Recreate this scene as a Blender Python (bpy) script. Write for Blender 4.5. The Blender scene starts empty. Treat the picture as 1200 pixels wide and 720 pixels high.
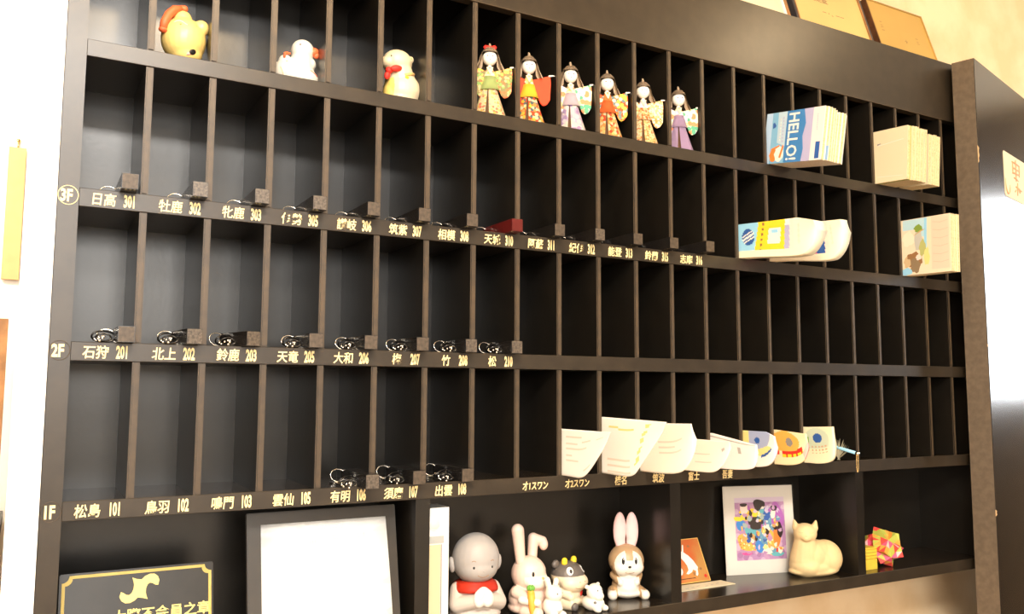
import bpy, bmesh, math, random
from mathutils import Vector, Matrix, Euler, noise
from mathutils.bvhtree import BVHTree
random.seed(7)
R = math.radians
SC = bpy.context.scene
COL = SC.collection

# ------------------------------------------------------------------ camera, world, lights, exposure
cam_d = bpy.data.cameras.new('camera')
cam = bpy.data.objects.new('camera', cam_d)
COL.objects.link(cam)
SC.camera = cam
cam_d.sensor_width = 36.0
cam_d.lens = 36.0 * 1005.66 / 1200.0
cam_d.clip_start = 0.02
YAW, PITCH, ROLL = 0.51446, 0.09763, 0.00452
f_ = Vector((math.sin(YAW) * math.cos(PITCH), math.cos(YAW) * math.cos(PITCH), math.sin(PITCH)))
r0 = Vector((math.cos(YAW), -math.sin(YAW), 0))
u0 = r0.cross(f_)
r_ = r0 * math.cos(ROLL) + u0 * math.sin(ROLL)
u_ = u0 * math.cos(ROLL) - r0 * math.sin(ROLL)
m = Matrix((r_, u_, -f_)).transposed().to_4x4()
m.translation = Vector((-0.05899, -1.48582, 1.46928))
cam.matrix_world = m

world = bpy.data.worlds.new('world')
SC.world = world
world.use_nodes = True
world.node_tree.nodes['Background'].inputs[0].default_value = (1.0, 0.80, 0.56, 1)
world.node_tree.nodes['Background'].inputs[1].default_value = 0.07

def area(name, loc, target, size, power, col, spread=180):
    d = bpy.data.lights.new(name, 'AREA')
    d.shape = 'RECTANGLE'
    d.size, d.size_y = size
    d.energy = power
    d.color = col
    d.spread = R(spread)
    o = bpy.data.objects.new(name, d)
    COL.objects.link(o)
    o.location = loc
    o.rotation_euler = (Vector(target) - Vector(loc)).to_track_quat('-Z', 'Y').to_euler()
    return o

def lamp(name, loc, power, col, r=0.05):
    d = bpy.data.lights.new(name, 'POINT')
    d.energy = power
    d.color = col
    d.shadow_soft_size = r
    o = bpy.data.objects.new(name, d)
    COL.objects.link(o)
    o.location = loc
    return o

WARM = (1.0, 0.74, 0.44)
DAY = (0.90, 0.96, 1.0)
area('daylight_from_front_window', (-0.5, -4.46, 2.25), (-0.5, 0.0, 2.25), (2.7, 1.10), 90, (1.0, 0.96, 0.90))
area('ceiling_panel_light', (-0.15, -2.45, 2.93), (-0.15, -2.45, 0.0), (1.15, 0.60), 125, (1.0, 0.97, 0.92))
area('daylight_from_side_window', (5.05, -0.56, 1.99), (2.4, -0.56, 1.99), (1.6, 1.20), 56, DAY)
lamp('ceiling_lamp_light_near', (0.30, -1.05, 2.80), 42, WARM, 0.06)
lamp('ceiling_lamp_light_far', (2.45, -0.95, 2.84), 13, WARM, 0.07)
lamp('hall_lamp_light', (-0.55, 0.5, 2.5), 60, (1.0, 0.90, 0.74), 0.1)

SC.view_settings.view_transform = 'Standard'
SC.view_settings.look = 'None'
SC.view_settings.gamma = 1
SC.view_settings.use_curve_mapping = False
SC.view_settings.exposure = 0.55

# ------------------------------------------------------------------ materials
def mat(name, col, rough=0.5, spec=0.5, metal=0.0, coat=0.0, bump=0.0, bscale=200.0, var=0.0, vscale=8.0, col2=None, sheen=0.0):
    mt = bpy.data.materials.new(name)
    mt.use_nodes = True
    nt = mt.node_tree
    b = nt.nodes['Principled BSDF']
    b.inputs['Base Color'].default_value = (*col, 1)
    b.inputs['Roughness'].default_value = rough
    b.inputs['Specular IOR Level'].default_value = spec
    b.inputs['Metallic'].default_value = metal
    b.inputs['Coat Weight'].default_value = coat
    tc = nt.nodes.new('ShaderNodeTexCoord')
    if var > 0 or col2:
        n = nt.nodes.new('ShaderNodeTexNoise')
        n.inputs['Scale'].default_value = vscale
        n.inputs['Detail'].default_value = 6
        nt.links.new(tc.outputs['Object'], n.inputs['Vector'])
        rp = nt.nodes.new('ShaderNodeValToRGB')
        c2 = col2 if col2 else tuple(max(0, c * (1 - var)) for c in col)
        rp.color_ramp.elements[0].position = 0.36
        rp.color_ramp.elements[1].position = 0.64
        rp.color_ramp.elements[0].color = (*c2, 1)
        rp.color_ramp.elements[1].color = (*col, 1)
        nt.links.new(n.outputs['Fac'], rp.inputs['Fac'])
        nt.links.new(rp.outputs['Color'], b.inputs['Base Color'])
    if bump > 0:
        n2 = nt.nodes.new('ShaderNodeTexNoise')
        n2.inputs['Scale'].default_value = bscale
        n2.inputs['Detail'].default_value = 4
        nt.links.new(tc.outputs['Object'], n2.inputs['Vector'])
        bp = nt.nodes.new('ShaderNodeBump')
        bp.inputs['Strength'].default_value = bump
        bp.inputs['Distance'].default_value = 0.002
        nt.links.new(n2.outputs['Fac'], bp.inputs['Height'])
        nt.links.new(bp.outputs['Normal'], b.inputs['Normal'])
    return mt

def floral(name, ground, cols, scale=90.0, amount=0.5):
    """printed paper: coloured blossoms (voronoi cells) on a ground colour"""
    mt = bpy.data.materials.new(name)
    mt.use_nodes = True
    nt = mt.node_tree
    b = nt.nodes['Principled BSDF']
    b.inputs['Roughness'].default_value = 0.75
    b.inputs['Specular IOR Level'].default_value = 0.25
    tc = nt.nodes.new('ShaderNodeTexCoord')
    v = nt.nodes.new('ShaderNodeTexVoronoi')
    v.inputs['Scale'].default_value = scale
    nt.links.new(tc.outputs['Object'], v.inputs['Vector'])
    sep = nt.nodes.new('ShaderNodeSeparateColor')
    nt.links.new(v.outputs['Color'], sep.inputs[0])
    rp = nt.nodes.new('ShaderNodeValToRGB')
    rp.color_ramp.interpolation = 'CONSTANT'
    els = rp.color_ramp.elements
    els[0].color = (*cols[0], 1)
    els[0].position = 0
    els[1].color = (*cols[-1], 1)
    els[1].position = 1 - 1 / len(cols)
    for i, c in enumerate(cols[1:-1]):
        e = els.new((i + 1) / len(cols))
        e.color = (*c, 1)
    nt.links.new(sep.outputs[0], rp.inputs['Fac'])
    lt = nt.nodes.new('ShaderNodeMath')
    lt.operation = 'LESS_THAN'
    lt.inputs[1].default_value = amount
    nt.links.new(v.outputs['Distance'], lt.inputs[0])
    mx = nt.nodes.new('ShaderNodeMix')
    mx.data_type = 'RGBA'
    mx.inputs['A'].default_value = (*ground, 1)
    nt.links.new(lt.outputs[0], mx.inputs['Factor'])
    nt.links.new(rp.outputs['Color'], mx.inputs['B'])
    nt.links.new(mx.outputs['Result'], b.inputs['Base Color'])
    return mt

M = {}
M['lacquer'] = mat('black_lacquer', (0.0105, 0.0085, 0.0062), 0.28, 0.55, var=0.25, vscale=30, bump=0.06, bscale=120)
M['gloss'] = mat('glossy_black_lacquer', (0.016, 0.011, 0.007), 0.22, 0.5, var=0.3, vscale=14, bump=0.05, bscale=9)
M['slab_edge'] = mat('worn_lacquer_edge', (0.125, 0.090, 0.058), 0.45, 0.4, var=0.25, vscale=60)
M['worn'] = mat('worn_wood_edge', (0.066, 0.044, 0.024), 0.45, 0.45, col2=(0.046, 0.032, 0.019), vscale=40)
M['raw_edge'] = mat('rubbed_through_arris', (0.50, 0.23, 0.075), 0.5, 0.4, col2=(0.20, 0.095, 0.036), vscale=45)
M['lacquer_lit'] = mat('black_lacquer_lit_fronts', (0.031, 0.0225, 0.0140), 0.34, 0.5, var=0.3, vscale=25)  # same paint as the cells; base colour raised to imitate brighter-lit front faces
M['gold'] = mat('gold_paint', (0.90, 0.72, 0.36), 0.5, 0.4)
M['plaster'] = mat('ochre_plaster', (0.80, 0.62, 0.40), 0.9, 0.2, col2=(0.72, 0.52, 0.30), vscale=7, bump=0.25, bscale=60)
M['white_plaster'] = mat('white_plaster', (0.90, 0.88, 0.84), 0.9, 0.2, var=0.04, vscale=8)
M['ceiling'] = mat('ceiling_plaster', (0.75, 0.66, 0.52), 0.9, 0.2)
M['floor'] = mat('floor_boards', (0.40, 0.26, 0.14), 0.35, 0.5, var=0.5, vscale=12)
M['yellow_wood'] = mat('pale_yellow_wood', (0.72, 0.44, 0.20), 0.6, 0.3, var=0.1, vscale=20)
M['brown_wood'] = mat('brown_wood', (0.42, 0.20, 0.07), 0.5, 0.4, var=0.4, vscale=20)
M['panelling'] = mat('dark_wood_panelling', (0.065, 0.042, 0.024), 0.5, 0.4, var=0.4, vscale=6)
M['fob'] = mat('black_painted_wood', (0.012, 0.010, 0.009), 0.22, 0.6)
M['fob_red'] = mat('red_lacquered_wood', (0.09, 0.008, 0.007), 0.25, 0.6)
M['fob_end'] = mat('worn_end_grain', (0.085, 0.062, 0.042), 0.5, 0.4, var=0.5, vscale=160)
M['fob_end_dark'] = mat('chipped_end_grain', (0.035, 0.026, 0.020), 0.4, 0.5, col2=(0.12, 0.095, 0.07), vscale=240)
M['metal'] = mat('nickel', (0.75, 0.72, 0.66), 0.22, 0.5, metal=1.0)
M['brass'] = mat('brass', (0.80, 0.58, 0.25), 0.25, 0.5, metal=1.0)
M['cord'] = mat('black_plastic_cord', (0.012, 0.011, 0.010), 0.2, 0.6)
M['paper'] = mat('white_paper', (0.84, 0.80, 0.72), 0.85, 0.2)
M['paper_cream'] = mat('cream_paper', (0.74, 0.63, 0.43), 0.85, 0.2)
M['paper_edge'] = mat('cut_paper_edges', (0.74, 0.60, 0.35), 0.9, 0.15, col2=(0.54, 0.41, 0.22), vscale=300)
M['ink'] = mat('grey_ink', (0.45, 0.40, 0.36), 0.8, 0.2)
M['pale_ink'] = mat('pale_pink_ink', (0.85, 0.62, 0.50), 0.8, 0.2)
M['faint_ink'] = mat('faint_print', (0.78, 0.72, 0.62), 0.8, 0.2)
M['yellow_ink'] = mat('yellow_print', (0.80, 0.66, 0.24), 0.8, 0.2)
def flat(n, c, rough=0.55, spec=0.35):
    if n not in M:
        M[n] = mat(n, c, rough, spec)
    return M[n]
flat('black', (0.012, 0.010, 0.009), 0.35)
flat('white', (0.78, 0.76, 0.70))
flat('blue', (0.05, 0.22, 0.55))
flat('deep_blue', (0.03, 0.10, 0.34))
flat('light_blue', (0.30, 0.60, 0.80))
flat('lavender', (0.42, 0.40, 0.60))
flat('pale_pink', (0.86, 0.66, 0.56))
flat('orange', (0.85, 0.22, 0.04))
flat('red', (0.68, 0.03, 0.02))
flat('yellow', (0.88, 0.60, 0.03))
flat('green', (0.14, 0.36, 0.05))
flat('teal', (0.12, 0.40, 0.42))
flat('purple', (0.40, 0.12, 0.40))
flat('magenta', (0.66, 0.08, 0.28))
flat('dark_hair', (0.030, 0.018, 0.014))
flat('skin_print', (0.86, 0.70, 0.58))
flat('grey', (0.26, 0.24, 0.23))
flat('brown', (0.30, 0.15, 0.06))

# ------------------------------------------------------------------ object helpers
def link(name, me, parent=None, loc=None):
    o = bpy.data.objects.new(name, me)
    COL.objects.link(o)
    if parent is not None:
        o.parent = parent
    if loc is not None:
        o.location = loc
    return o

def fin(name, bm, mats, parent=None, smooth=False, loc=None, bevel=0.0):
    if bevel > 0:
        es = [e for e in bm.edges if len(e.link_faces) == 2 and e.calc_face_angle(0) > 0.7]
        bmesh.ops.bevel(bm, geom=es, offset=bevel, segments=2, affect='EDGES', profile=0.5)
    bmesh.ops.recalc_face_normals(bm, faces=bm.faces)
    me = bpy.data.meshes.new(name)
    bm.to_mesh(me)
    bm.free()
    if not isinstance(mats, (list, tuple)):
        mats = [mats]
    for k in mats:
        me.materials.append(k)
    if smooth:
        me.polygons.foreach_set('use_smooth', [True] * len(me.polygons))
    return link(name, me, parent, loc)

def thing(name, label, cat, loc=(0, 0, 0), rz=0.0, group=None):
    o = bpy.data.objects.new(name, None)
    COL.objects.link(o)
    o.empty_display_size = 0.02
    o.location = loc
    o.rotation_euler = (0, 0, rz)
    return tag(o, label, cat, group)

def tag(o, label=None, cat=None, group=None, kind=None):
    if label: o['label'] = label
    if cat: o['category'] = cat
    if group: o['group'] = group
    if kind: o['kind'] = kind
    return o

def box(bm, a, b, mi=0):
    v = [bm.verts.new((x, y, z)) for x in (a[0], b[0]) for y in (a[1], b[1]) for z in (a[2], b[2])]
    fs = [(0, 1, 3, 2), (4, 6, 7, 5), (0, 4, 5, 1), (2, 3, 7, 6), (0, 2, 6, 4), (1, 5, 7, 3)]
    out = []
    for f in fs:
        fc = bm.faces.new([v[i] for i in f])
        fc.material_index = mi
        out.append(fc)
    return out

def boxo(name, a, b, mt, parent=None, bevel=0.0):
    bm = bmesh.new()
    box(bm, a, b)
    return fin(name, bm, mt, parent, bevel=bevel)

def ell(bm, c, r, rot=(0, 0, 0), seg=20, rings=12, mi=0):
    if not isinstance(r, (tuple, list)):
        r = (r, r, r)
    mx = Matrix.Translation(c) @ Euler(rot).to_matrix().to_4x4() @ Matrix.Diagonal((*r, 1))
    n0 = len(bm.faces)
    bmesh.ops.create_uvsphere(bm, u_segments=seg, v_segments=rings, radius=1, matrix=mx)
    bm.faces.ensure_lookup_table()
    for f in bm.faces[n0:]:
        f.material_index = mi

def tube(bm, pts, rad, seg=10, cap=True, closed=False, mi=0):
    pts = [Vector(p) for p in pts]
    n = len(pts)
    if not isinstance(rad, (list, tuple)):
        rad = [rad] * n
    rings = []
    prev = None
    for i, p in enumerate(pts):
        if closed:
            t = pts[(i + 1) % n] - pts[i - 1]
        else:
            t = pts[min(i + 1, n - 1)] - pts[max(i - 1, 0)]
        t.normalize()
        if prev is None:
            ref = Vector((0, 0, 1)) if abs(t.z) < 0.9 else Vector((1, 0, 0))
            a = t.cross(ref).normalized()
        else:
            a = (prev - t * prev.dot(t)).normalized()
        prev = a
        b = t.cross(a)
        rings.append([bm.verts.new(p + (a * math.cos(2 * math.pi * k / seg) + b * math.sin(2 * math.pi * k / seg)) * rad[i]) for k in range(seg)])
    rng = range(n if closed else n - 1)
    for i in rng:
        q, w = rings[i], rings[(i + 1) % n]
        for k in range(seg):
            f = bm.faces.new((q[k], q[(k + 1) % seg], w[(k + 1) % seg], w[k]))
            f.material_index = mi
            f.smooth = True
    if cap and not closed:
        bm.faces.new(rings[0][::-1]).material_index = mi
        bm.faces.new(rings[-1]).material_index = mi

def lathe(bm, prof, seg=28, sx=1.0, sy=1.0, arc=(0, 2 * math.pi), mi=0, c=(0, 0, 0)):
    full = abs(arc[1] - arc[0] - 2 * math.pi) < 1e-6
    n = seg if full else seg + 1
    rings = []
    for r, z in prof:
        rings.append([bm.verts.new((c[0] + r * sx * math.cos(arc[0] + (arc[1] - arc[0]) * k / seg),
                                    c[1] + r * sy * math.sin(arc[0] + (arc[1] - arc[0]) * k / seg), c[2] + z)) for k in range(n)])
    for i in range(len(prof) - 1):
        for k in range(seg):
            k2 = (k + 1) % n
            f = bm.faces.new((rings[i][k], rings[i][k2], rings[i + 1][k2], rings[i + 1][k]))
            f.material_index = mi
            f.smooth = True
    return rings

def prism(bm, pts, frame, th, mi=0):
    """polygon pts (u,v) in frame (origin, U, V), extruded th along U x V"""
    o, U, V = (Vector(a) for a in frame)
    N = U.cross(V).normalized()
    a = [bm.verts.new(o + U * p[0] + V * p[1]) for p in pts]
    b = [bm.verts.new(o + U * p[0] + V * p[1] + N * th) for p in pts]
    n = len(pts)
    for f in (a[::-1], b):
        bm.faces.new(f).material_index = mi
    for i in range(n):
        bm.faces.new((a[i], a[(i + 1) % n], b[(i + 1) % n], b[i])).material_index = mi

def disc(u, v, ru, rv=None, n=16, a0=0.0):
    rv = ru if rv is None else rv
    return [(u + ru * math.cos(a0 + 2 * math.pi * k / n), v + rv * math.sin(a0 + 2 * math.pi * k / n)) for k in range(n)]

def printo(name, frame, shapes, parent=None, lift=0.0003):
    """flat printed shapes laid on a real face: [(material, polygon)]"""
    bm = bmesh.new()
    mats = []
    o, U, V = (Vector(a) for a in frame)
    N = U.cross(V).normalized()
    for i, (mt, poly) in enumerate(shapes):
        if mt not in mats:
            mats.append(mt)
        oo = o + N * (lift * (1 + 0.25 * i))
        prism(bm, poly, (oo - N * lift * 0.9, U, V), lift * 0.9, mats.index(mt))
    return fin(name, bm, mats, parent)

def text_bm(bm, body, frame, h, sx=1.0, bold=0.0, mi=0, shear=0.0, align='LEFT', depth=0.0006, spacing=1.0):
    """lettering as real geometry standing depth off the frame"""
    cu = bpy.data.curves.new('t', 'FONT')
    cu.body = body
    cu.size = h
    cu.offset = bold
    cu.shear = shear
    cu.align_x = align
    cu.extrude = depth / 2
    cu.space_character = spacing
    cu.resolution_u = 2
    ob = bpy.data.objects.new('t', cu)
    COL.objects.link(ob)
    dg = bpy.context.evaluated_depsgraph_get()
    dg.update()
    ev = ob.evaluated_get(dg)
    me = bpy.data.meshes.new_from_object(ev)
    o, U, V = (Vector(a) for a in frame)
    N = U.cross(V).normalized()
    mx = Matrix((U.normalized(), V.normalized(), N)).transposed().to_4x4()
    mx.translation = o + N * depth / 2
    me.transform(mx @ Matrix.Diagonal((sx, 1, 1, 1)))
    n0 = len(bm.faces)
    bm.from_mesh(me)
    bm.faces.ensure_lookup_table()
    for f in bm.faces[n0:]:
        f.material_index = mi
    bpy.data.objects.remove(ob)
    bpy.data.curves.remove(cu)
    bpy.data.meshes.remove(me)

def blob(name, parent, shapes, mats, paint=None, voxel=0.0016, smooth=6):
    """one continuous modelled body grown from overlapping masses: ('e',centre,radii,rot) or ('c',p0,p1,r0,r1)"""
    bm = bmesh.new()
    for s in shapes:
        if s[0] == 'e':
            ell(bm, s[1], s[2], s[3] if len(s) > 3 else (0, 0, 0), 24, 16)
        else:
            p0, p1 = Vector(s[1]), Vector(s[2])
            pts = [p0.lerp(p1, k / 6) for k in range(7)]
            tube(bm, pts, [s[3] + (s[4] - s[3]) * k / 6 for k in range(7)], 14)
            ell(bm, p0, s[3], seg=14, rings=10)
            ell(bm, p1, s[4], seg=14, rings=10)
    bmesh.ops.recalc_face_normals(bm, faces=bm.faces)
    me = bpy.data.meshes.new(name)
    bm.to_mesh(me)
    bm.free()
    o = link(name, me)
    rm = o.modifiers.new('r', 'REMESH')
    rm.mode = 'VOXEL'
    rm.voxel_size = voxel
    sm = o.modifiers.new('s', 'SMOOTH')
    sm.iterations = smooth
    dg = bpy.context.evaluated_depsgraph_get()
    dg.update()
    me2 = bpy.data.meshes.new_from_object(o.evaluated_get(dg))
    bpy.data.objects.remove(o)
    bpy.data.meshes.remove(me)
    me2.name = name
    me2.materials.clear()
    for k in (mats if isinstance(mats, (list, tuple)) else [mats]):
        me2.materials.append(k)
    if parent is not None and min(v.co.z for v in me2.vertices) < 0:
        for v in me2.vertices:
            if v.co.z < 0: v.co.z = 0.0
    for p in me2.polygons:
        p.use_smooth = True
        if paint:
            p.material_index = paint(p.center, p.normal)
    ob = link(name, me2, parent)
    bm = bmesh.new()
    bm.from_mesh(me2)
    tree = BVHTree.FromBMesh(bm)
    bm.free()
    return ob, tree

def hit(tree, o, d):
    h = tree.ray_cast(Vector(o), Vector(d).normalized())
    return (h[0], h[1]) if h[0] is not None else (Vector(o), -Vector(d).normalized())

def stud(name, parent, tree, o, d, ru, rv, th, mt, sink=0.3, roll=0.0):
    """flattened button lying on a body's surface where the ray meets it"""
    p, n = hit(tree, o, d)
    q = n.to_track_quat('Z', 'Y').to_matrix()
    up = Vector((0, 0, 1)) - n * n.z
    if up.length > 1e-3:
        V = up.normalized()
        U = V.cross(n)
        q = Matrix((U, V, n)).transposed()
    bm = bmesh.new()
    ell(bm, (0, 0, 0), (ru, rv, th), seg=14, rings=8)
    bm.transform(Matrix.Translation(p - n * th * sink) @ q.to_4x4() @ Matrix.Rotation(roll, 4, 'Z'))
    return fin(name, bm, mt, parent, smooth=True)

def surfline(name, parent, tree, pts, d, rad, mt):
    bm = bmesh.new()
    ps = [q[0] for q in (tree.ray_cast(Vector(p), Vector(d).normalized()) for p in pts) if q[0] is not None]
    ps = [p for i, p in enumerate(ps) if i == 0 or (p - ps[0]).length < 0.06]
    tube(bm, ps, rad, 6)
    return fin(name, bm, mt, parent, smooth=True)

# ------------------------------------------------------------------ the setting
def struct(o):
    o['kind'] = 'structure'
    return o
ZA, ZB, ZC, ZD, ZE = 2.0270, 1.7847, 1.5424, 1.2988, 1.0141     # shelf tops
TA, TS, TE = 0.0277, 0.0295, 0.0289
ZH, ZT = 2.2524, 2.4272
W, TD, DEP = 0.10, 0.0115, 0.1857
WB = 0.1990                                                      # wall behind the rack
struct(boxo('floor', (-2.6, -4.3, -0.10), (5.0, 2.9, 0.0), M['floor']))
struct(boxo('ceiling', (-2.6, -4.3, 3.0), (5.0, 2.9, 3.1), M['ceiling']))
struct(boxo('wall_back', (-0.074, WB, 0.0), (5.0, WB + 0.12, 3.0), M['plaster']))
struct(boxo('trim_1', (-0.0735, -0.004, 0.0), (-0.0305, WB, 3.0), M['white_plaster']))
struct(boxo('wall_far', (-2.6, 1.62, 0.0), (-0.074, 1.74, 3.0), M['white_plaster']))
struct(boxo('wall_left', (-2.72, -4.3, 0.0), (-2.6, 1.74, 3.0), M['white_plaster']))
def holed_wall(name, mk, u0, u1, z0, z1, a, b, mt=None):
    bm = bmesh.new()
    for (p, q, r, s) in ((a, b, 0, z0), (a, b, z1, 3.0), (a, u0, z0, z1), (u1, b, z0, z1)):
        box(bm, *mk(p, q, r, s))
    return struct(fin(name, bm, mt or M['white_plaster']))
holed_wall('wall_right', lambda p, q, r, s: ((4.88, p, r), (5.0, q, s)), -1.32, 0.185, 1.42, 2.56, -4.3, WB, M['panelling'])
holed_wall('wall_front', lambda p, q, r, s: ((p, -4.42, r), (q, -4.3, s)), -1.9, 0.9, 1.7, 2.8, -2.6, 5.0)
def window_frame(name, mk, u0, u1, z0, z1):
    bm = bmesh.new()
    t = 0.03
    um = (u0 + u1) / 2
    for (p, q, r, s) in ((u0, u1, z0, z0 + t), (u0, u1, z1 - t, z1), (u0, u0 + t, z0, z1), (u1 - t, u1, z0, z1), (um - t / 2, um + t / 2, z0, z1)):
        box(bm, *mk(p, q, r, s))
    return struct(fin(name, bm, M['brown_wood']))
window_frame('window_1', lambda p, q, r, s: ((4.90, p, r), (4.96, q, s)), -1.32, 0.185, 1.42, 2.56)
window_frame('window_2', lambda p, q, r, s: ((p, -4.40, r), (q, -4.34, s)), -1.9, 0.9, 1.7, 2.8)

# yellow board and brown furniture seen through the gap at the left
t = thing('hanging_board', 'narrow pale yellow board hanging in the white gap left of the rack', 'board', (-0.112, 1.60, 1.8))
boxo('panel', (-0.028, -0.004, 0.0092), (0.020, 0.012, 0.43), M['yellow_wood'], t, 0.002)
bm = bmesh.new(); tube(bm, [(-0.004, 0.004, 0.43), (-0.004, 0.010, 0.455)], 0.0025, 8); ell(bm, (-0.004, 0.013, 0.457), 0.006)
fin('hook', bm, M['brass'], t, True)
t = thing('wooden_cabinet', 'brown wooden cabinet edge at the lower left, beyond the white pillar', 'cabinet', (-0.42, 1.30, 0.0))
boxo('carcass', (-0.30, -0.02, 0.06), (0.318, 0.28, 1.07), M['brown_wood'], t, 0.004)
boxo('worktop', (-0.31, -0.03, 1.07), (0.324, 0.29, 1.10), M['black'], t, 0.003)
boxo('plinth', (-0.28, 0.0, 0.0), (0.30, 0.27, 0.06), M['black'], t)
boxo('door', (-0.28, -0.036, 0.10), (0.30, -0.02, 1.03), M['brown_wood'], t, 0.003)
t = thing('wooden_post', 'slim orange-brown wooden post standing at the left picture edge beyond the pillar', 'post', (-0.1165, 1.25, 0.0))
boxo('shaft', (-0.020, -0.02, 0.0), (0.010, 0.02, 1.66), M['brown_wood'], t, 0.002)
boxo('foot', (-0.024, -0.026, 0.0), (0.014, 0.026, 0.05), M['black'], t, 0.002)

# ------------------------------------------------------------------ the pigeonhole rack
rack = thing('pigeonhole_rack', 'large black lacquered pigeonhole rack for room keys, built against the wall', 'shelf', (0, 0, 0))
BK = DEP
boxo('side_panel', (-0.0295, 0.0, 0.0), (0.0, WB - 0.001, ZT), M['lacquer_lit'], rack, 0.001)
boxo('side_panel', (2.2885, 0.012, ZE - TE), (2.30, WB - 0.001, ZT - 0.02), M['lacquer'], rack)
boxo('back_panel', (0.0, BK, ZE - TE), (2.2885, BK + 0.008, ZT - 0.01), M['lacquer'], rack)
bm = bmesh.new()
box(bm, (0.0, 0.0, ZH), (2.2885, 0.022, ZT))
box(bm, (0.0, 0.022, ZT - 0.024), (2.2885, BK, ZT))
fin('header_board', bm, M['lacquer_lit'], rack)
bm = bmesh.new(); box(bm, (0.001, -0.0008, ZH - 0.0006), (2.2, 0.004, ZH + 0.0014))
fin('worn_edge', bm, M['worn'], rack)
for z, th in ((ZA, TA), (ZB, TS), (ZC, TS), (ZD, TS), (ZE, TE)):
    bm = bmesh.new()
    box(bm, (0.0, 0.0, z - th), (2.2885, BK, z))
    es = [e for e in bm.edges if all(v.co.y < 1e-6 for v in e.verts)]
    bmesh.ops.bevel(bm, geom=es, offset=0.0008, segments=1, affect='EDGES')
    o = fin('shelf_board', bm, [M['lacquer'], M['lacquer_lit'], M['gloss']], rack)
    for p in o.data.polygons:
        if p.normal.y < -0.6: p.material_index = 1
        elif p.normal.z > 0.6: p.material_index = 2
rows = ((ZA, ZH), (ZB, ZA - TA), (ZC, ZB - TS), (ZD, ZC - TS))
for z0, z1 in rows:
    me = None
    for i in range(1, 23):
        x1 = i * W
        if me is None:
            bm = bmesh.new()
            box(bm, (-TD, 0.0008, z0), (0, BK, z1))
            es = [e for e in bm.edges if all(abs(v.co.y - 0.0008) < 1e-6 for v in e.verts)]
            bmesh.ops.bevel(bm, geom=es, offset=0.0020, segments=2, affect='EDGES')
            o = fin('divider', bm, [M['lacquer'], M['worn'], M['raw_edge']], rack)
            for p in o.data.polygons:
                if p.normal.y < -0.97: p.material_index = 1
                elif p.normal.y < -0.2: p.material_index = 2
            me = o.data
        else:
            o = link('divider', me, rack)
        o.location = (x1, 0, 0)
for xc in (0.594, 1.194, 1.794):
    bm = bmesh.new()
    box(bm, (xc - 0.0143, 0.0008, ZE), (xc + 0.0143, BK, ZD - TS))
    fin('compartment_divider', bm, M['lacquer'], rack, bevel=0.0010)

# hand-painted room names
def letter(body_parts, z, th, name='room_lettering'):
    bm = bmesh.new()
    for (s, x, dz, h, sx, bold, shear) in body_parts:
        text_bm(bm, s, ((x, -0.0002, z - th * dz), (1, 0, 0), (0, 0, 1)), h, sx, bold, shear=shear, depth=0.0005)
    return fin(name, bm, M['gold'], rack)
K = 0.0216
names3 = ['日高 301', '牡鹿 302', '牝鹿 303', '伊勢 305', '讃岐 306', '筑紫 307', '相模 308', None, '阿蘇 311', '紀伊 312', '能登 313', '鈴蘭 315', '志摩 316']
names3[7] = '天城 310'
names2 = ['石狩 201', '北上 202', '鈴鹿 203', '天竜 205', '大和 206', '梅 207', '竹 208', '松 210']
names1 = ['松島 101', '鳥羽 102', '鳴門 103', '雲仙 105', '有明 106', '須磨 107', '出雲 108']
for z, lst in ((ZB, names3), (ZC, names2), (ZD, names1)):
    for i, s in enumerate(lst):
        kj, num = s.split()
        k0 = i * W + (0.017 if len(kj) == 2 else 0.028)
        jit = 0.0006 * math.sin(i * 2.3)
        o = letter([(kj, k0 - 0.001, 0.80 + jit * 20, K, 0.86, 0.00030, 0.08), (num, i * W + 0.0640, 0.83, 0.0275, 0.44, 0.00095, 0.02)], z, TS)
        o['label'] = 'gold hand-painted room name and number %s' % num
for j, s in enumerate(['才1スワン', '才2スワン', '榛名', '筑波', '富士', '吾妻']):
    x = (8 + j) * W + (0.006 if j < 2 else 0.030)
    letter([(s, x, 0.80, K * (0.85 if j < 2 else 0.95), 0.72 if j < 2 else 0.80, 0.0003, 0.10)], ZD, TS)
def floor_mark(s, z, ringed):
    bm = bmesh.new()
    text_bm(bm, s, ((-0.0262, -0.0002, z - 0.0235), (1, 0, 0), (0, 0, 1)), 0.0268, 0.66, 0.0010, depth=0.0005)
    o = fin('floor_lettering', bm, M['gold'], rack)
    bm = bmesh.new()
    pts = [(-0.0150 + 0.0142 * math.cos(a), -0.0002, z - 0.0140 + 0.0150 * math.sin(a)) for a in [2 * math.pi * k / 30 for k in range(30)]]
    tube(bm, pts, 0.0007, 6, closed=True)
    fin('floor_ring', bm, M['gold'] if ringed else M['worn'], rack, True)
floor_mark('3F', ZB, True)
floor_mark('2F', ZC, False)
floor_mark('1F', ZD, False)

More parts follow.
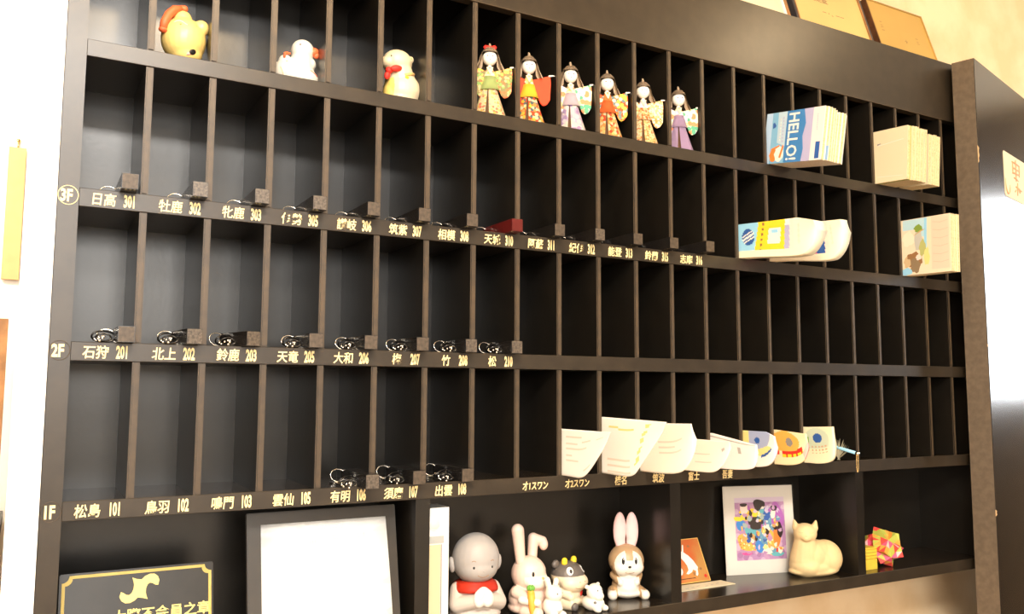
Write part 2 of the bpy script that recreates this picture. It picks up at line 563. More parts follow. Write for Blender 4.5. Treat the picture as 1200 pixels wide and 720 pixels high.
# ------------------------------------------------------------------ the tall lacquered panel at the right
A = R(15.0)
slab = thing('lacquered_panel', 'tall thick glossy black panel standing upright at the right end of the rack', 'panel', (2.2415, -0.0770, 0.0), A)
bm = bmesh.new()
box(bm, (0, 0, 0), (0.60, 0.060, 2.418))
es = [e for e in bm.edges if abs(e.verts[0].co.z - e.verts[1].co.z) > 1]
bmesh.ops.bevel(bm, geom=es, offset=0.0012, segments=2, affect='EDGES')
o = fin('board', bm, [M['gloss']], slab)
boxo('edge_band', (-0.0012, 0.0014, 0.0005), (0.0, 0.0590, 2.4178), M['slab_edge'], slab)
bm = bmesh.new()
for z, dz, dy in ((2.142, 0.022, 0.004), (1.60, 0.004, 0.0025), (1.147, 0.009, 0.004), (2.12, 0.006, 0.003)):
    prism(bm, [(0, -dz), (dy, -dz * 0.4), (dy * 0.6, dz * 0.2), (dy, dz * 0.6), (0, dz)], ((-0.0014, 0.0012, z), (0, -1, 0), (0, 0, 1)), 0.001)
fin('chipped_edge', bm, flat('raw_wood', (0.62, 0.42, 0.22), 0.8), slab)
# paper talisman pinned to the panel
cA, sA = math.cos(A), math.sin(A)
note = thing('paper_notice', 'cream paper notice with pale red brush marks stuck on the black panel at right', 'notice', (2.2415 + 0.224 * cA, -0.0770 + 0.224 * sA, 2.058), A)
bm = bmesh.new()
prism(bm, [(0, 0.006), (0.006, 0), (0.254, 0), (0.26, 0.006), (0.26, 0.132), (0.254, 0.138), (0.006, 0.138), (0, 0.132)], ((0, -0.0002, 0), (1, 0, 0), (0, 0, 1)), 0.0009)
fin('sheet', bm, M['paper_cream'], note)
bm = bmesh.new()
sw = [(0.030 + 0.022 * math.cos(a), -0.0013, 0.040 + 0.030 * math.sin(a)) for a in [R(150 + k * 15) for k in range(15)]]
tube(bm, sw, [0.0008 + 0.0022 * math.sin(math.pi * k / 14) for k in range(15)], 6)
fin('swirl_mark', bm, flat('pale_red_ink', (0.72, 0.36, 0.20), 0.8), note, True)
STR = ((0.080, 0.118, 0.160, 0.116), (0.085, 0.100, 0.150, 0.099), (0.082, 0.084, 0.155, 0.086), (0.118, 0.128, 0.116, 0.060), (0.095, 0.070, 0.140, 0.066), (0.085, 0.118, 0.086, 0.080), (0.152, 0.117, 0.150, 0.080)), ((0.110, 0.044, 0.170, 0.038), (0.128, 0.058, 0.124, 0.018), (0.100, 0.026, 0.112, 0.034), (0.150, 0.030, 0.140, 0.040))
for grp in STR:
    bm = bmesh.new()
    for (x0, z0, x1, z1) in grp:
        tube(bm, [(x0, -0.0013, z0), ((x0 + x1) / 2, -0.0013, (z0 + z1) / 2 + 0.001), (x1, -0.0013, z1)], [0.0022, 0.003, 0.0015], 6)
    fin('brush_character', bm, M['pale_red_ink'], note, True)

# ------------------------------------------------------------------ framed certificates on top of the rack
def cert(x0, w, h, lean, label, glass, frame_mat, text, fw, inner, y=0.062):
    c = thing('framed_certificate', label, 'certificate', (x0, y, ZT + 0.0090), 0, 'framed certificates leaning on top of the rack')
    T = Matrix.Rotation(-lean, 4, 'X')
    def put(name, a, b, mt, par, bev=0):
        o = boxo(name, a, b, mt, par, bev)
        o.data.transform(T)
        return o
    bm = bmesh.new()
    D = 0.030
    for a, b in (((0, 0, 0), (w, D, fw)), ((0, 0, h - fw), (w, D, h)), ((0, 0, fw), (fw, D, h - fw)), ((w - fw, 0, fw), (w, D, h - fw))):
        box(bm, a, b)
    bm.transform(T)
    fin('frame', bm, frame_mat, c)
    bm = bmesh.new()
    q = fw * 0.55
    for a, b in (((fw, -0.0008, fw), (w - fw, 0.004, fw + q)), ((fw, -0.0008, h - fw - q), (w - fw, 0.004, h - fw)), ((fw, -0.0008, fw), (fw + q, 0.004, h - fw)), ((w - fw - q, -0.0008, fw), (w - fw, 0.004, h - fw))):
        box(bm, a, b)
    bm.transform(T)
    fin('inner_moulding', bm, inner, c)
    sh = put('sheet', (fw * 0.8, 0.003, fw * 0.8), (w - fw * 0.8, 0.009, h - fw * 0.8), glass, c)
    put('backing_board', (0.004, D - 0.008, 0.004), (w - 0.004, D, h - 0.004), M['brown'], c)
    if text:
        bm = bmesh.new()
        for (s, u, v, hh) in text:
            text_bm(bm, s, ((u, 0.0028, v), (1, 0, 0), (0, 0, 1)), hh, 1, 0.0002, depth=0.0004)
        bm.transform(T)
        fin('lettering', bm, flat('faded_ink', (0.30, 0.20, 0.10), 0.8), c)
    return c
M['cert'] = mat('aged_certificate_paper', (0.66, 0.46, 0.18), 0.6, 0.3, var=0.08, vscale=6)
M['cert_amber'] = mat('amber_certificate_paper', (0.50, 0.32, 0.09), 0.55, 0.35, var=0.08, vscale=6)
M['dark_frame'] = mat('dark_brown_frame', (0.15, 0.062, 0.028), 0.35, 0.5, var=0.5, vscale=40)

M['dark_blue_frame'] = mat('blue_black_frame', (0.035, 0.034, 0.040), 0.35, 0.5)
cert(1.352, 0.325, 0.26, R(17), 'framed certificate with pale sheet, leftmost of the three on top of the rack', M['paper_cream'], M['brown_wood'], None, 0.014, M['paper'])
cert(1.702, 0.310, 0.29, R(17), 'framed certificate with yellowed sheet and dark frame, middle one on top of the rack', M['cert'], M['dark_blue_frame'],
     [('認定証', 0.085, 0.130, 0.024), ('ー・、ーー', 0.12, 0.088, 0.018)], 0.008, M['brown_wood'])
cert(2.042, 0.262, 0.205, R(17), 'framed certificate with amber sheet, rightmost of the three on top of the rack', M['cert_amber'], M['dark_frame'],
     [('一', 0.035, 0.125, 0.012), ('二', 0.035, 0.11, 0.012), ('一', 0.035, 0.095, 0.012), ('十', 0.13, 0.075, 0.014), ('一', 0.19, 0.10, 0.012), ('二', 0.19, 0.085, 0.012)], 0.0025, M['cert_amber'])

# ------------------------------------------------------------------ room keys on wooden bar fobs
def key_fob(name_no, x_right, y_front, z, length, rz, label, body, end, has_cord):
    k = thing('room_key', label, 'key', (x_right, y_front, z), rz, 'room keys lying in the pigeonholes')
    s = 0.0242
    boxo('fob', (-s, 0.0012, 0.0), (0, length, s + 0.0006), body, k, 0.0010)
    bm = bmesh.new(); box(bm, (-s + 0.0006, 0, 0.0006), (-0.0006, 0.0014, s))
    fin('fob_end', bm, end, k, bevel=0.0004)
    # split ring through the back of the bar, lying over to the left
    bm = bmesh.new()
    cx, cy, cz = -s - 0.010, length - 0.012, 0.014
    pts = [(cx + 0.014 * math.cos(a), cy + 0.004 * math.sin(a), cz + 0.011 * math.sin(a)) for a in [2 * math.pi * j / 24 for j in range(24)]]
    tube(bm, pts, 0.0009, 6, closed=True)
    fin('split_ring', bm, M['metal'], k, True)
    # flat key on the shelf at the left of the bar
    bm = bmesh.new()
    fr = ((-s - 0.026, length - 0.050, 0.0004), (1, 0, 0), (0, 1, 0))
    bow = [(0.010 + 0.0095 * math.cos(a), 0.040 + 0.0105 * math.sin(a)) for a in [R(-70 + j * 320 / 18) for j in range(19)]]
    prism(bm, bow, fr, 0.0020)
    prism(bm, [(0.0070, 0.031), (0.0070, 0.004), (0.0095, 0.0), (0.0130, 0.003), (0.0120, 0.008), (0.0140, 0.012), (0.0125, 0.017), (0.0138, 0.022), (0.0130, 0.031)], fr, 0.0018)
    fin('key_blade', bm, M['metal'], k)
    if has_cord:
        for (ox, oy, rr, hh, tw) in ((-s - 0.016, 0.050, 0.019, 0.017, 0.3), (-s - 0.018, 0.034, 0.012, 0.012, -0.5)):
            bm = bmesh.new()
            pts = []
            for j in range(30):
                a = 2 * math.pi * j / 30
                pts.append((ox + rr * math.cos(a) * math.cos(tw), oy + rr * math.cos(a) * math.sin(tw) + 0.004 * math.sin(2 * a), 0.0018 + hh * (0.5 + 0.5 * math.sin(a)) ))
            tube(bm, pts, 0.0015, 8, closed=True)
            fin('cord_loop', bm, M['cord'], k, True)
        bm = bmesh.new()
        for j in range(9):
            a = j * 0.6
            ell(bm, (-s - 0.024 + 0.006 * math.sin(a * 1.3), 0.018 + j * 0.0035, 0.0022 + 0.007 * abs(math.sin(a))), 0.0022, seg=8, rings=6)
        fin('bead_chain', bm, M['metal'], k, True)
    return k
n3 = [s.split()[1] for s in names3]
for i, n in enumerate(n3):
    xr = i * W + 0.0880 - (0.006 if i == 0 else 0.0)
    red = (n == '310')
    end = M['fob_end_dark'] if n in ('302', '303', '305', '312') else M['fob_end']
    key_fob(n, xr, -0.030 - (0.006 if i == 12 else 0), ZB, 0.125, 0.0,
            ('%s wooden key bar on the ledge above painted number %s' % ('dark red' if red else 'black', n)),
            M['fob_red'] if red else M['fob'], M['fob_red'] if red else end, False)
for i, s in enumerate(names2):
    n = s.split()[1]
    xr = [0.0872, 0.1880, 0.2835, 0.3878, 0.4878, 0.5880, 0.6882, 0.7882][i]
    key_fob(n, xr, -0.030 + (0.012 if i == 2 else 0), ZC, 0.105, (0.24 if i == 2 else (0.10 if i == 1 else 0.0)),
            'black wooden key bar with looped cord above painted number %s' % n,
            M['fob'], M['fob_end_dark'] if i in (1, 2, 6, 7) else M['fob_end'], True)
for (i, n, yf, rz) in ((4, '106', -0.050, 0.0), (5, '107', -0.022, 0.0), (6, '108', -0.020, 0.0)):
    key_fob(n, i * W + 0.0882, yf, ZD, 0.135, rz,
            'black wooden key bar with looped cord, seen from above, over painted number %s' % n, M['fob'], M['fob_end_dark'] if n == '106' else M['fob_end'], True)

# ------------------------------------------------------------------ clay figurines on the top row
M['bell_yellow'] = mat('yellow_glazed_clay', (0.84, 0.60, 0.20), 0.35, 0.5, var=0.06, vscale=30)
M['clay_white'] = mat('white_painted_clay', (0.70, 0.67, 0.60), 0.40, 0.5)
M['clay_cream'] = mat('cream_painted_clay', (0.66, 0.56, 0.38), 0.40, 0.5)
flat('coral', (0.78, 0.14, 0.05), 0.45)
flat('ochre_paint', (0.68, 0.42, 0.16), 0.5)
flat('pink_paint', (0.82, 0.40, 0.34), 0.5)
DV = (-0.4, -1.0, 0.0)

# yellow bell
t = thing('clay_bell', 'round yellow clay bell with a red crest, at the left of the top row', 'figurine', (0.151, 0.052, ZA))
b, tr = blob('body', t, [('e', (0, 0, 0.047), (0.0375, 0.036, 0.040)), ('e', (0.004, 0, 0.024), (0.028, 0.028, 0.023)), ('e', (-0.004, 0, 0.083), (0.017, 0.016, 0.018)),
    ('e', (0.027, -0.010, 0.071), (0.0135, 0.013, 0.014)), ('e', (0.010, -0.006, 0.074), (0.012, 0.012, 0.010))], M['bell_yellow'])
bm = bmesh.new()
cr = [(-0.006, -0.008, 0.101), (-0.018, -0.012, 0.095), (-0.028, -0.016, 0.082), (-0.0345, -0.019, 0.067), (-0.0365, -0.020, 0.052)]
tube(bm, cr, [0.0050, 0.0072, 0.0074, 0.0068, 0.0062], 12)
ell(bm, cr[0], 0.0055); ell(bm, cr[-1], (0.0072, 0.0066, 0.005)); ell(bm, (-0.002, -0.008, 0.101), 0.006)
fin('crest', bm, M['coral'], t, True)
stud('bell_slit', t, tr, (0.012, -0.2, 0.020), (0, 1, 0), 0.0065, 0.0050, 0.0016, M['black'], roll=0.5)
stud('slit_rim', t, tr, (0.006, -0.2, 0.016), (0, 1, 0), 0.0045, 0.0030, 0.0015, M['pink_paint'], roll=0.5)
stud('eye', t, tr, (-0.010, -0.2, 0.063), (0, 1, 0), 0.0020, 0.0020, 0.001, flat('olive', (0.30, 0.24, 0.05)))
stud('eye', t, tr, (0.014, -0.2, 0.067), (0, 1, 0), 0.0042, 0.0030, 0.001, M['ochre_paint'], roll=0.6)
surfline('brow', t, tr, [(-0.020 + k * 0.003, -0.2, 0.067 + 0.004 * math.sin(k * 0.6)) for k in range(8)], (0, 1, 0), 0.0009, M['pale_pink'])

# white bird with a chick on its back
t = thing('bird_figurine', 'white clay bird with red beak and a chick riding on its back', 'figurine', (0.3495, 0.062, ZA))
b, tr = blob('body', t, [('e', (-0.002, 0, 0.027), (0.040, 0.030, 0.030)), ('e', (0.010, 0, 0.020), (0.034, 0.030, 0.022)), ('e', (0.012, -0.003, 0.073), (0.0215, 0.020, 0.022)),
    ('c', (0.010, 0, 0.040), (0.012, -0.002, 0.068), 0.024, 0.018), ('e', (0.026, -0.002, 0.050), (0.012, 0.014, 0.013)),
    ('c', (-0.028, 0.002, 0.030), (-0.042, 0.004, 0.042), 0.012, 0.006), ('e', (-0.020, -0.004, 0.045), (0.013, 0.013, 0.015))], M['clay_white'])
bm = bmesh.new()
ell(bm, (0.031, -0.010, 0.073), (0.0100, 0.0075, 0.0085), (0, -0.4, 0)); ell(bm, (0.036, -0.011, 0.067), (0.006, 0.005, 0.006))
fin('beak', bm, M['coral'], t, True)
stud('eye', t, tr, (0.003, -0.2, 0.079), (0, 1, 0), 0.0016, 0.0020, 0.001, M['black'])
bm = bmesh.new(); tube(bm, [(-0.025, -0.017, 0.050), (-0.024, -0.016, 0.058), (-0.019, -0.012, 0.061), (-0.013, -0.014, 0.060)], [0.0022, 0.0026, 0.0026, 0.0018], 8)
fin('chick_crest', bm, M['coral'], t, True)
stud('chick_beak', t, tr, (-0.021, -0.2, 0.042), (0, 1, 0), 0.0022, 0.0014, 0.001, M['ochre_paint'])
surfline('wing_line', t, tr, [(0.022 + k * 0.003, -0.2, 0.032 - k * 0.0016) for k in range(6)], (0, 1, 0), 0.0010, M['coral'])
surfline('wing_line', t, tr, [(-0.032 + k * 0.0015, -0.2, 0.030 - k * 0.004) for k in range(5)], (0, 1, 0), 0.0007, M['ochre_paint'])
stud('bell_slit', t, tr, (0.028, -0.2, 0.010), (0, 1, 0), 0.0055, 0.0030, 0.0014, M['black'])
stud('spot', t, tr, (-0.004, -0.2, 0.034), (0, 1, 0), 0.0017, 0.0017, 0.0008, flat('pale_grey', (0.50, 0.52, 0.50)))

# cream animal with a red ribbon
t = thing('animal_figurine', 'plump cream clay animal with red ribbon, left of the paper dolls', 'figurine', (0.556, 0.060, ZA))
def pf(c, n):
    return 1 if (c.x < -0.020 and c.z < 0.050) else 0
b, tr = blob('body', t, [('e', (0.006, 0, 0.032), (0.038, 0.036, 0.036)), ('e', (0.004, 0, 0.014), (0.034, 0.032, 0.016)), ('e', (-0.006, -0.002, 0.088), (0.030, 0.028, 0.025)),
    ('c', (0.002, 0, 0.050), (-0.004, 0, 0.080), 0.031, 0.026), ('e', (-0.028, -0.008, 0.083), (0.013, 0.014, 0.012)), ('e', (0.021, -0.006, 0.098), (0.0065, 0.005, 0.0075)),
    ('e', (-0.020, -0.004, 0.022), (0.014, 0.018, 0.022))], [M['clay_cream'], flat('yellow_apron', (0.80, 0.58, 0.16), 0.45)], pf)
bm = bmesh.new()
ell(bm, (-0.030, -0.022, 0.062), (0.0075, 0.006, 0.0065)); ell(bm, (-0.018, -0.028, 0.066), (0.0125, 0.0055, 0.0065), (0, -0.25, 0)); ell(bm, (-0.033, -0.020, 0.052), (0.006, 0.005, 0.009), (0, 0.3, 0))
fin('ribbon', bm, M['red'], t, True)
surfline('strap', t, tr, [(0.000 + k * 0.0034, -0.2, 0.055 + k * 0.0014) for k in range(8)], (0, 1, 0), 0.0034, M['ochre_paint'])
stud('eye', t, tr, (-0.026, -0.2, 0.092), (0, 1, 0), 0.0015, 0.0019, 0.001, M['black'])
stud('inner_ear', t, tr, (0.021, -0.2, 0.099), (0, 1, 0), 0.0022, 0.0030, 0.001, M['ochre_paint'])
stud('collar_bell', t, tr, (0.004, -0.2, 0.051), (0, 1, 0), 0.0045, 0.0045, 0.003, M['yellow'])

# ------------------------------------------------------------------ six paper dolls
F_PINK = floral('floral_cream_washi', (0.86, 0.74, 0.46), [(0.80, 0.26, 0.16), (0.86, 0.54, 0.14), (0.62, 0.60, 0.24), (0.86, 0.56, 0.44)], 150, 0.50)
F_RED = floral('floral_red_washi', (0.80, 0.10, 0.03), [(0.88, 0.62, 0.08), (0.86, 0.40, 0.10), (0.14, 0.20, 0.20), (0.86, 0.70, 0.48)], 128, 0.62)
F_LIL = floral('floral_lilac_washi', (0.66, 0.52, 0.66), [(0.80, 0.70, 0.74), (0.50, 0.36, 0.58), (0.86, 0.80, 0.70)], 108, 0.62)
F_GRN = floral('floral_green_white_washi', (0.86, 0.80, 0.56), [(0.10, 0.36, 0.22), (0.80, 0.26, 0.12), (0.60, 0.52, 0.66), (0.88, 0.76, 0.30)], 94, 0.62)
F_ORG = floral('floral_orange_washi', (0.86, 0.36, 0.10), [(0.88, 0.64, 0.24), (0.86, 0.52, 0.18), (0.74, 0.10, 0.04), (0.88, 0.70, 0.46)], 135, 0.62)
F_RIN = floral('ring_pattern_washi', (0.76, 0.24, 0.07), [(0.88, 0.74, 0.44), (0.86, 0.62, 0.26), (0.90, 0.78, 0.52)], 202, 0.62)
F_DRK = floral('dark_floral_washi', (0.20, 0.18, 0.08), [(0.78, 0.16, 0.06), (0.86, 0.60, 0.10), (0.80, 0.40, 0.20), (0.20, 0.34, 0.10)], 170, 0.6)
P_GRN = mat('light_green_paper', (0.46, 0.56, 0.22), 0.8, 0.2)
P_YEL = mat('bright_yellow_paper', (0.90, 0.66, 0.06), 0.8, 0.2)
P_LIL = mat('lilac_paper', (0.50, 0.36, 0.54), 0.8, 0.2)
P_PLIL = mat('pale_lilac_paper', (0.70, 0.58, 0.66), 0.8, 0.2)
P_ORG = mat('vermilion_paper', (0.80, 0.18, 0.05), 0.8, 0.2)
P_TAN = mat('tan_paper', (0.80, 0.54, 0.24), 0.8, 0.2)
P_RED = mat('red_paper', (0.78, 0.07, 0.03), 0.8, 0.2)
HAIR = mat('grey_brown_paper_hair', (0.36, 0.27, 0.185), 0.7, 0.3, var=0.2, vscale=60)
FACE = mat('white_doll_face', (0.92, 0.88, 0.78), 0.6, 0.3)

def doll(x, label, skirt, obi, top, sleeve, bow, wide=1.0, s=1.0, plain_hair=False):
    d = thing('paper_doll', label, 'doll', (x, 0.034, ZA), R(-24), 'paper dolls on the top row')
    # skirt: a cone of folded paper, open at the front, with two overlapping flaps
    bm = bmesh.new()
    prof = [(0.0355 * wide, 0.0), (0.0285 * wide, 0.020), (0.0215, 0.042), (0.0140, 0.066)]
    lathe(bm, prof, 26, 1.0, 0.74, (R(-84), R(252)))
    bmesh.ops.solidify(bm, geom=bm.faces[:], thickness=0.0007)
    fin('skirt', bm, skirt, d)
    bm = bmesh.new()
    vs = [bm.verts.new(p) for p in ((-0.003, -0.0112, 0.066), (0.010, -0.0090, 0.066), (0.024 * wide, -0.0215, 0.0006), (-0.003, -0.0290, 0.0006))]
    bm.faces.new(vs)
    vs = [bm.verts.new(p) for p in ((-0.012, -0.0082, 0.066), (-0.004, -0.0100, 0.066), (-0.011, -0.0272, 0.0006), (-0.030 * wide, -0.0140, 0.0006))]
    bm.faces.new(vs)
    bmesh.ops.solidify(bm, geom=bm.faces[:], thickness=0.0007)
    fin('front_flap', bm, skirt, d)
    # legs-side lining seen in the opening
    bm = bmesh.new(); lathe(bm, [(0.014, 0.0), (0.009, 0.06)], 14, 1, 0.7)
    fin('lining', bm, flat('doll_lining', (0.16, 0.09, 0.05), 0.8), d)
    # obi: stiff flared band
    bm = bmesh.new()
    lathe(bm, [(0.0215, 0.058), (0.0165, 0.074), (0.0125, 0.088)], 24, 1.0, 0.74)
    bmesh.ops.solidify(bm, geom=bm.faces[:], thickness=0.0008)
    fin('obi', bm, obi, d)
    # bodice and crossed collar
    bm = bmesh.new()
    lathe(bm, [(0.0125, 0.082), (0.0115, 0.092), (0.0075, 0.103), (0.0045, 0.1085)], 20, 1.0, 0.75)
    fin('bodice', bm, top, d, True)
    bm = bmesh.new()
    for sg in (-1, 1):
        prism(bm, [(0.0008 * sg, -0.004), (0.0070 * sg, 0.013), (0.0030 * sg, 0.015), (-0.002 * sg, 0.001)][::sg], ((0, -0.0098 - 0.0004 * (sg > 0), 0.094), (1, 0, 0), (0, 0.45, 1)), 0.0006)
    fin('collar', bm, M['paper_cream'], d)
    bm = bmesh.new(); tube(bm, [(0, 0, 0.100), (0, 0, 0.116)], 0.0036, 10)
    fin('neck', bm, FACE, d, True)
    # sleeves: arm tube with a hanging, rounded kimono sleeve
    for sg, ln in ((1, 0.046), (-1, 0.030)):
        bm = bmesh.new()
        drop = 0.056
        out = [(0.006, 0.0), (ln, 0.012), (ln + 0.001, -0.004), (ln - 0.001, -drop + 0.014), (ln - 0.008, -drop + 0.003), (ln - 0.016, -drop), (ln - 0.022, -drop + 0.006), (0.012, -0.018)]
        pts = [(u * sg, v) for u, v in out]
        if sg < 0: pts = pts[::-1]
        prism(bm, pts, ((0, -0.004, 0.098), (1, 0.05 * sg, 0), (0, 0.06, 1)), -0.0045)
        bmesh.ops.bevel(bm, geom=bm.edges[:], offset=0.0010, segments=2, affect='EDGES')
        o = fin('sleeve', bm, sleeve, d)
        bm = bmesh.new()
        tube(bm, [((ln - 0.004) * sg, -0.0010, 0.1085), ((ln + 0.004) * sg, -0.0010, 0.1096), ((ln + 0.010) * sg, -0.0010, 0.1098)], [0.0022, 0.0015, 0.0007], 8)
        fin('hand', bm, FACE, d, True)
    # head
    bm = bmesh.new(); ell(bm, (0, -0.001, 0.1275), (0.0150, 0.0142, 0.0160), seg=24, rings=16)
    hd = fin('head', bm, FACE, d, True)
    for ex in (-0.0050, 0.0050):
        bm = bmesh.new(); ell(bm, (ex, -0.0140, 0.1285), (0.0018, 0.0010, 0.0013), seg=8, rings=6)
        fin('eye', bm, M['black'], d, True)
    bm = bmesh.new(); ell(bm, (0, -0.0140, 0.1205), (0.0012, 0.0008, 0.0008), seg=8, rings=6)
    fin('mouth', bm, M['red'], d, True)
    # hair: paper hood, fringe above the brow, flaring into a long tail behind
    bm = bmesh.new()
    rg = []
    prof = [(0.0020, 0.1515), (0.0095, 0.1490), (0.0158, 0.1420), (0.0188, 0.1320), (0.0215, 0.120), (0.0285, 0.101)]
    lathe(bm, prof, 20, 1.0, 0.95, (R(-30), R(210)))
    ff = [f for f in bm.faces]
    # brow cap closing the front of the hood above the face
    lathe(bm, [(0.0020, 0.1515), (0.0095, 0.1490), (0.0158, 0.1420), (0.0176, 0.1368)], 20, 1.0, 0.98, (R(205), R(335)))
    bmesh.ops.solidify(bm, geom=bm.faces[:], thickness=0.0010)
    for sg in (-1, 1):
        prism(bm, [(0.0150 * sg, 0.138), (0.0185 * sg, 0.136), (0.0225 * sg, 0.122), (0.0310 * sg, 0.1045), (0.0215 * sg, 0.0985), (0.0150 * sg, 0.110), (0.0140 * sg, 0.124)][::-sg], ((0, 0.0015, 0), (1, 0, 0), (0, 0, 1)), 0.0008)
    fin('hair', bm, HAIR, d)
    bm = bmesh.new(); tube(bm, [(0, 0.001, 0.147), (0.0005, 0.001, 0.154), (0.0, 0.001, 0.158)], [0.0036, 0.0030, 0.0022], 10); ell(bm, (0, 0.001, 0.158), 0.0024)
    fin('top_knot', bm, HAIR, d, True)
    if bow is not None:
        bm = bmesh.new()
        ell(bm, (0, -0.003, 0.1500), (0.0050, 0.0050, 0.0030))
        for sg in (-1, 1):
            prism(bm, [(0, -0.002), (0.012 * sg, -0.0045), (0.014 * sg, 0.000), (0.010 * sg, 0.0045), (0, 0.002)][::sg], ((0, -0.0065, 0.1490), (1, 0, 0), (0, 0.2, 1)), 0.0012)
        fin('hair_bow', bm, bow, d, True)
    else:
        bm = bmesh.new(); tube(bm, [(0.0045 * math.cos(a), 0.001 + 0.0045 * math.sin(a), 0.1500) for a in [2 * math.pi * k / 16 for k in range(16)]], 0.0012, 6, closed=True)
        fin('hair_tie', bm, M['lavender'] if plain_hair else M['coral'], d, True)
    return d
doll(0.7445, 'paper doll with light green sash and red hair bow, leftmost of the six', F_PINK, P_GRN, F_PINK, F_DRK, M['red'])
doll(0.8385, 'paper doll with bright yellow sash and plain red sleeve, second from left', F_RED, P_YEL, F_ORG, P_RED, None)
doll(0.9440, 'paper doll in pale lilac robe with a green and white sleeve, third from left', F_LIL, P_PLIL, F_PINK, F_GRN, None, plain_hair=True)
doll(1.0420, 'paper doll with vermilion sash over an orange robe, fourth from left', F_ORG, P_ORG, P_ORG, F_RED, None)
doll(1.1430, 'paper doll all in orange ring-patterned robe and sleeves, fifth from left', F_RIN, F_RIN, P_PLIL, F_RIN, None, plain_hair=True)
doll(1.2480, 'paper doll with plain lilac skirt and sash, rightmost of the six', P_LIL, P_LIL, F_GRN, F_GRN, None, plain_hair=True)

# ------------------------------------------------------------------ brochures standing out of the top row
def brochure(x, th, y0, y1, h, tilt, label, kind, idx):
    b = thing('brochure', label, 'brochure', (x, 0.0, ZA), 0, kind)
    T = Matrix.Rotation(tilt, 4, 'X')
    def add(name, a, c, mt, bev=0.0):
        bm = bmesh.new(); box(bm, a, c)
        if bev: bmesh.ops.bevel(bm, geom=bm.edges[:], offset=bev, segments=1, affect='EDGES')
        bm.transform(T)
        return fin(name, bm, mt, b)
    add('pages', (0.0008, y0 + 0.0008, 0.0008), (th - 0.0008, y1, h - 0.0006), M['paper_edge'])
    return b, add, T
HN = 8
for i in range(HN):
    th = 0.0815 / HN
    x = 1.5025 + i * th
    jit = random.uniform(-0.004, 0.004) if i else 0
    y0 = -0.160 + 0.006 * i / HN + jit
    h = 0.124 - 0.0012 * i + random.uniform(-0.001, 0.001) - (0.006 if i == 4 else 0)
    lab = ('blue HELLO! travel brochure at the front of the stack in the top row' if i == 0 else
           'cream-edged travel brochure stacked behind the blue HELLO! brochure in the top row')
    b, add, T = brochure(x, th * 0.97, y0, 0.02, h, R(9.5), lab, 'travel brochures stacked in the top row', i)
    cv = add('cover', (0, y0, 0), (0.0007, 0.02, h), M['white'] if i else flat('cover_blue', (0.42, 0.58, 0.78)))
    add('back_cover', (th * 0.97 - 0.0007, y0, 0), (th * 0.97, 0.02, h), M['white'])
    add('edge_print', (0.0007, y0 + 0.0003, 0.002), (th * 0.90, y0 + 0.0008, 0.036 - 0.0016 * i), flat('edge_blue', (0.20, 0.34, 0.52)) if i in (1, 7) else M['paper_edge'])
    add('fold_line', (0.0007, y0 + 0.0002, h * 0.5), (0.0016, y0 + 0.0008, h - 0.001), M['yellow_ink'])
    if i == 0:
        # print on the cover; frame: U towards the room (-y), V up
        L = -y0
        fr = ((0, 0, 0), (0, -1, 0), (0, 0, 1))
        def rect(u0, u1, v0, v1): return [(u0, v0), (u1, v0), (u1, v1), (u0, v1)]
        H = h
        def bl(c, ru, rv, n=14): return [(c[0] + ru * math.cos(2 * math.pi * k / n) * (1 + 0.12 * math.sin(3 * k)), c[1] + rv * math.sin(2 * math.pi * k / n)) for k in range(n)]
        sh = [(flat('sky_print', (0.20, 0.43, 0.64)), rect(0.0, 0.026 + 0.02, 0, H)),
              (flat('pale_blue_print', (0.46, 0.60, 0.70)), [(0.020, 0.050), (0.046, 0.040), (0.046, H), (0.018, H)]),
              (flat('hello_blue', (0.05, 0.20, 0.47)), [(0.046, 0.0), (0.100, 0.0), (0.104, 0.03), (0.099, 0.06), (0.106, 0.09), (0.098, H), (0.046, H)]),
              (M['lavender'], [(0.100, 0.0), (0.130, 0.0), (0.130, H), (0.098, H), (0.106, 0.09), (0.099, 0.06), (0.104, 0.03)]),
              (flat('blush_print', (0.82, 0.70, 0.66)), rect(0.126, L - 0.001, 0, H)),
              (M['deep_blue'], rect(L - 0.020, L - 0.007, 0.004, 0.043)),
              (M['white'], rect(L - 0.028, L - 0.021, 0.002, 0.040)),
              (M['orange'], bl((0.012, 0.020), 0.012, 0.016)),
              (M['white'], bl((0.030, 0.022), 0.014, 0.019)),
              (M['orange'], [(0.030, 0.014), (0.036, 0.012), (0.044, 0.040), (0.040, 0.044)]),
              (M['orange'], [(0.004, 0.036), (0.030, 0.044), (0.030, 0.040), (0.004, 0.030)]),
              (M['deep_blue'], [(0.004, 0.085), (0.012, 0.088), (0.014, 0.092), (0.008, 0.100), (0.003, 0.098)])]
        for k in range(8):
            sh.append((M['pale_pink'] if k % 2 else M['white'], rect(0.028, 0.0305, 0.054 + k * 0.007, 0.058 + k * 0.007)))
            sh.append((M['lavender'], rect(0.036, 0.039, 0.050 + k * 0.008, 0.055 + k * 0.008)))
            sh.append((M['lavender'], rect(0.140, 0.142, 0.070 + k * 0.005, 0.073 + k * 0.005)))
        o = printo('cover_print', fr, sh, b, 0.0002)
        bm = bmesh.new()
        text_bm(bm, 'HELLO!', ((-0.0005, -0.0540, H - 0.004), (0, 0, -1), (0, -1, 0)), 0.0440, 0.80, 0.0008, depth=0.0003)
        o2 = fin('title_lettering', bm, M['white'], b)
        for q in (o, o2): q.data.transform(T)

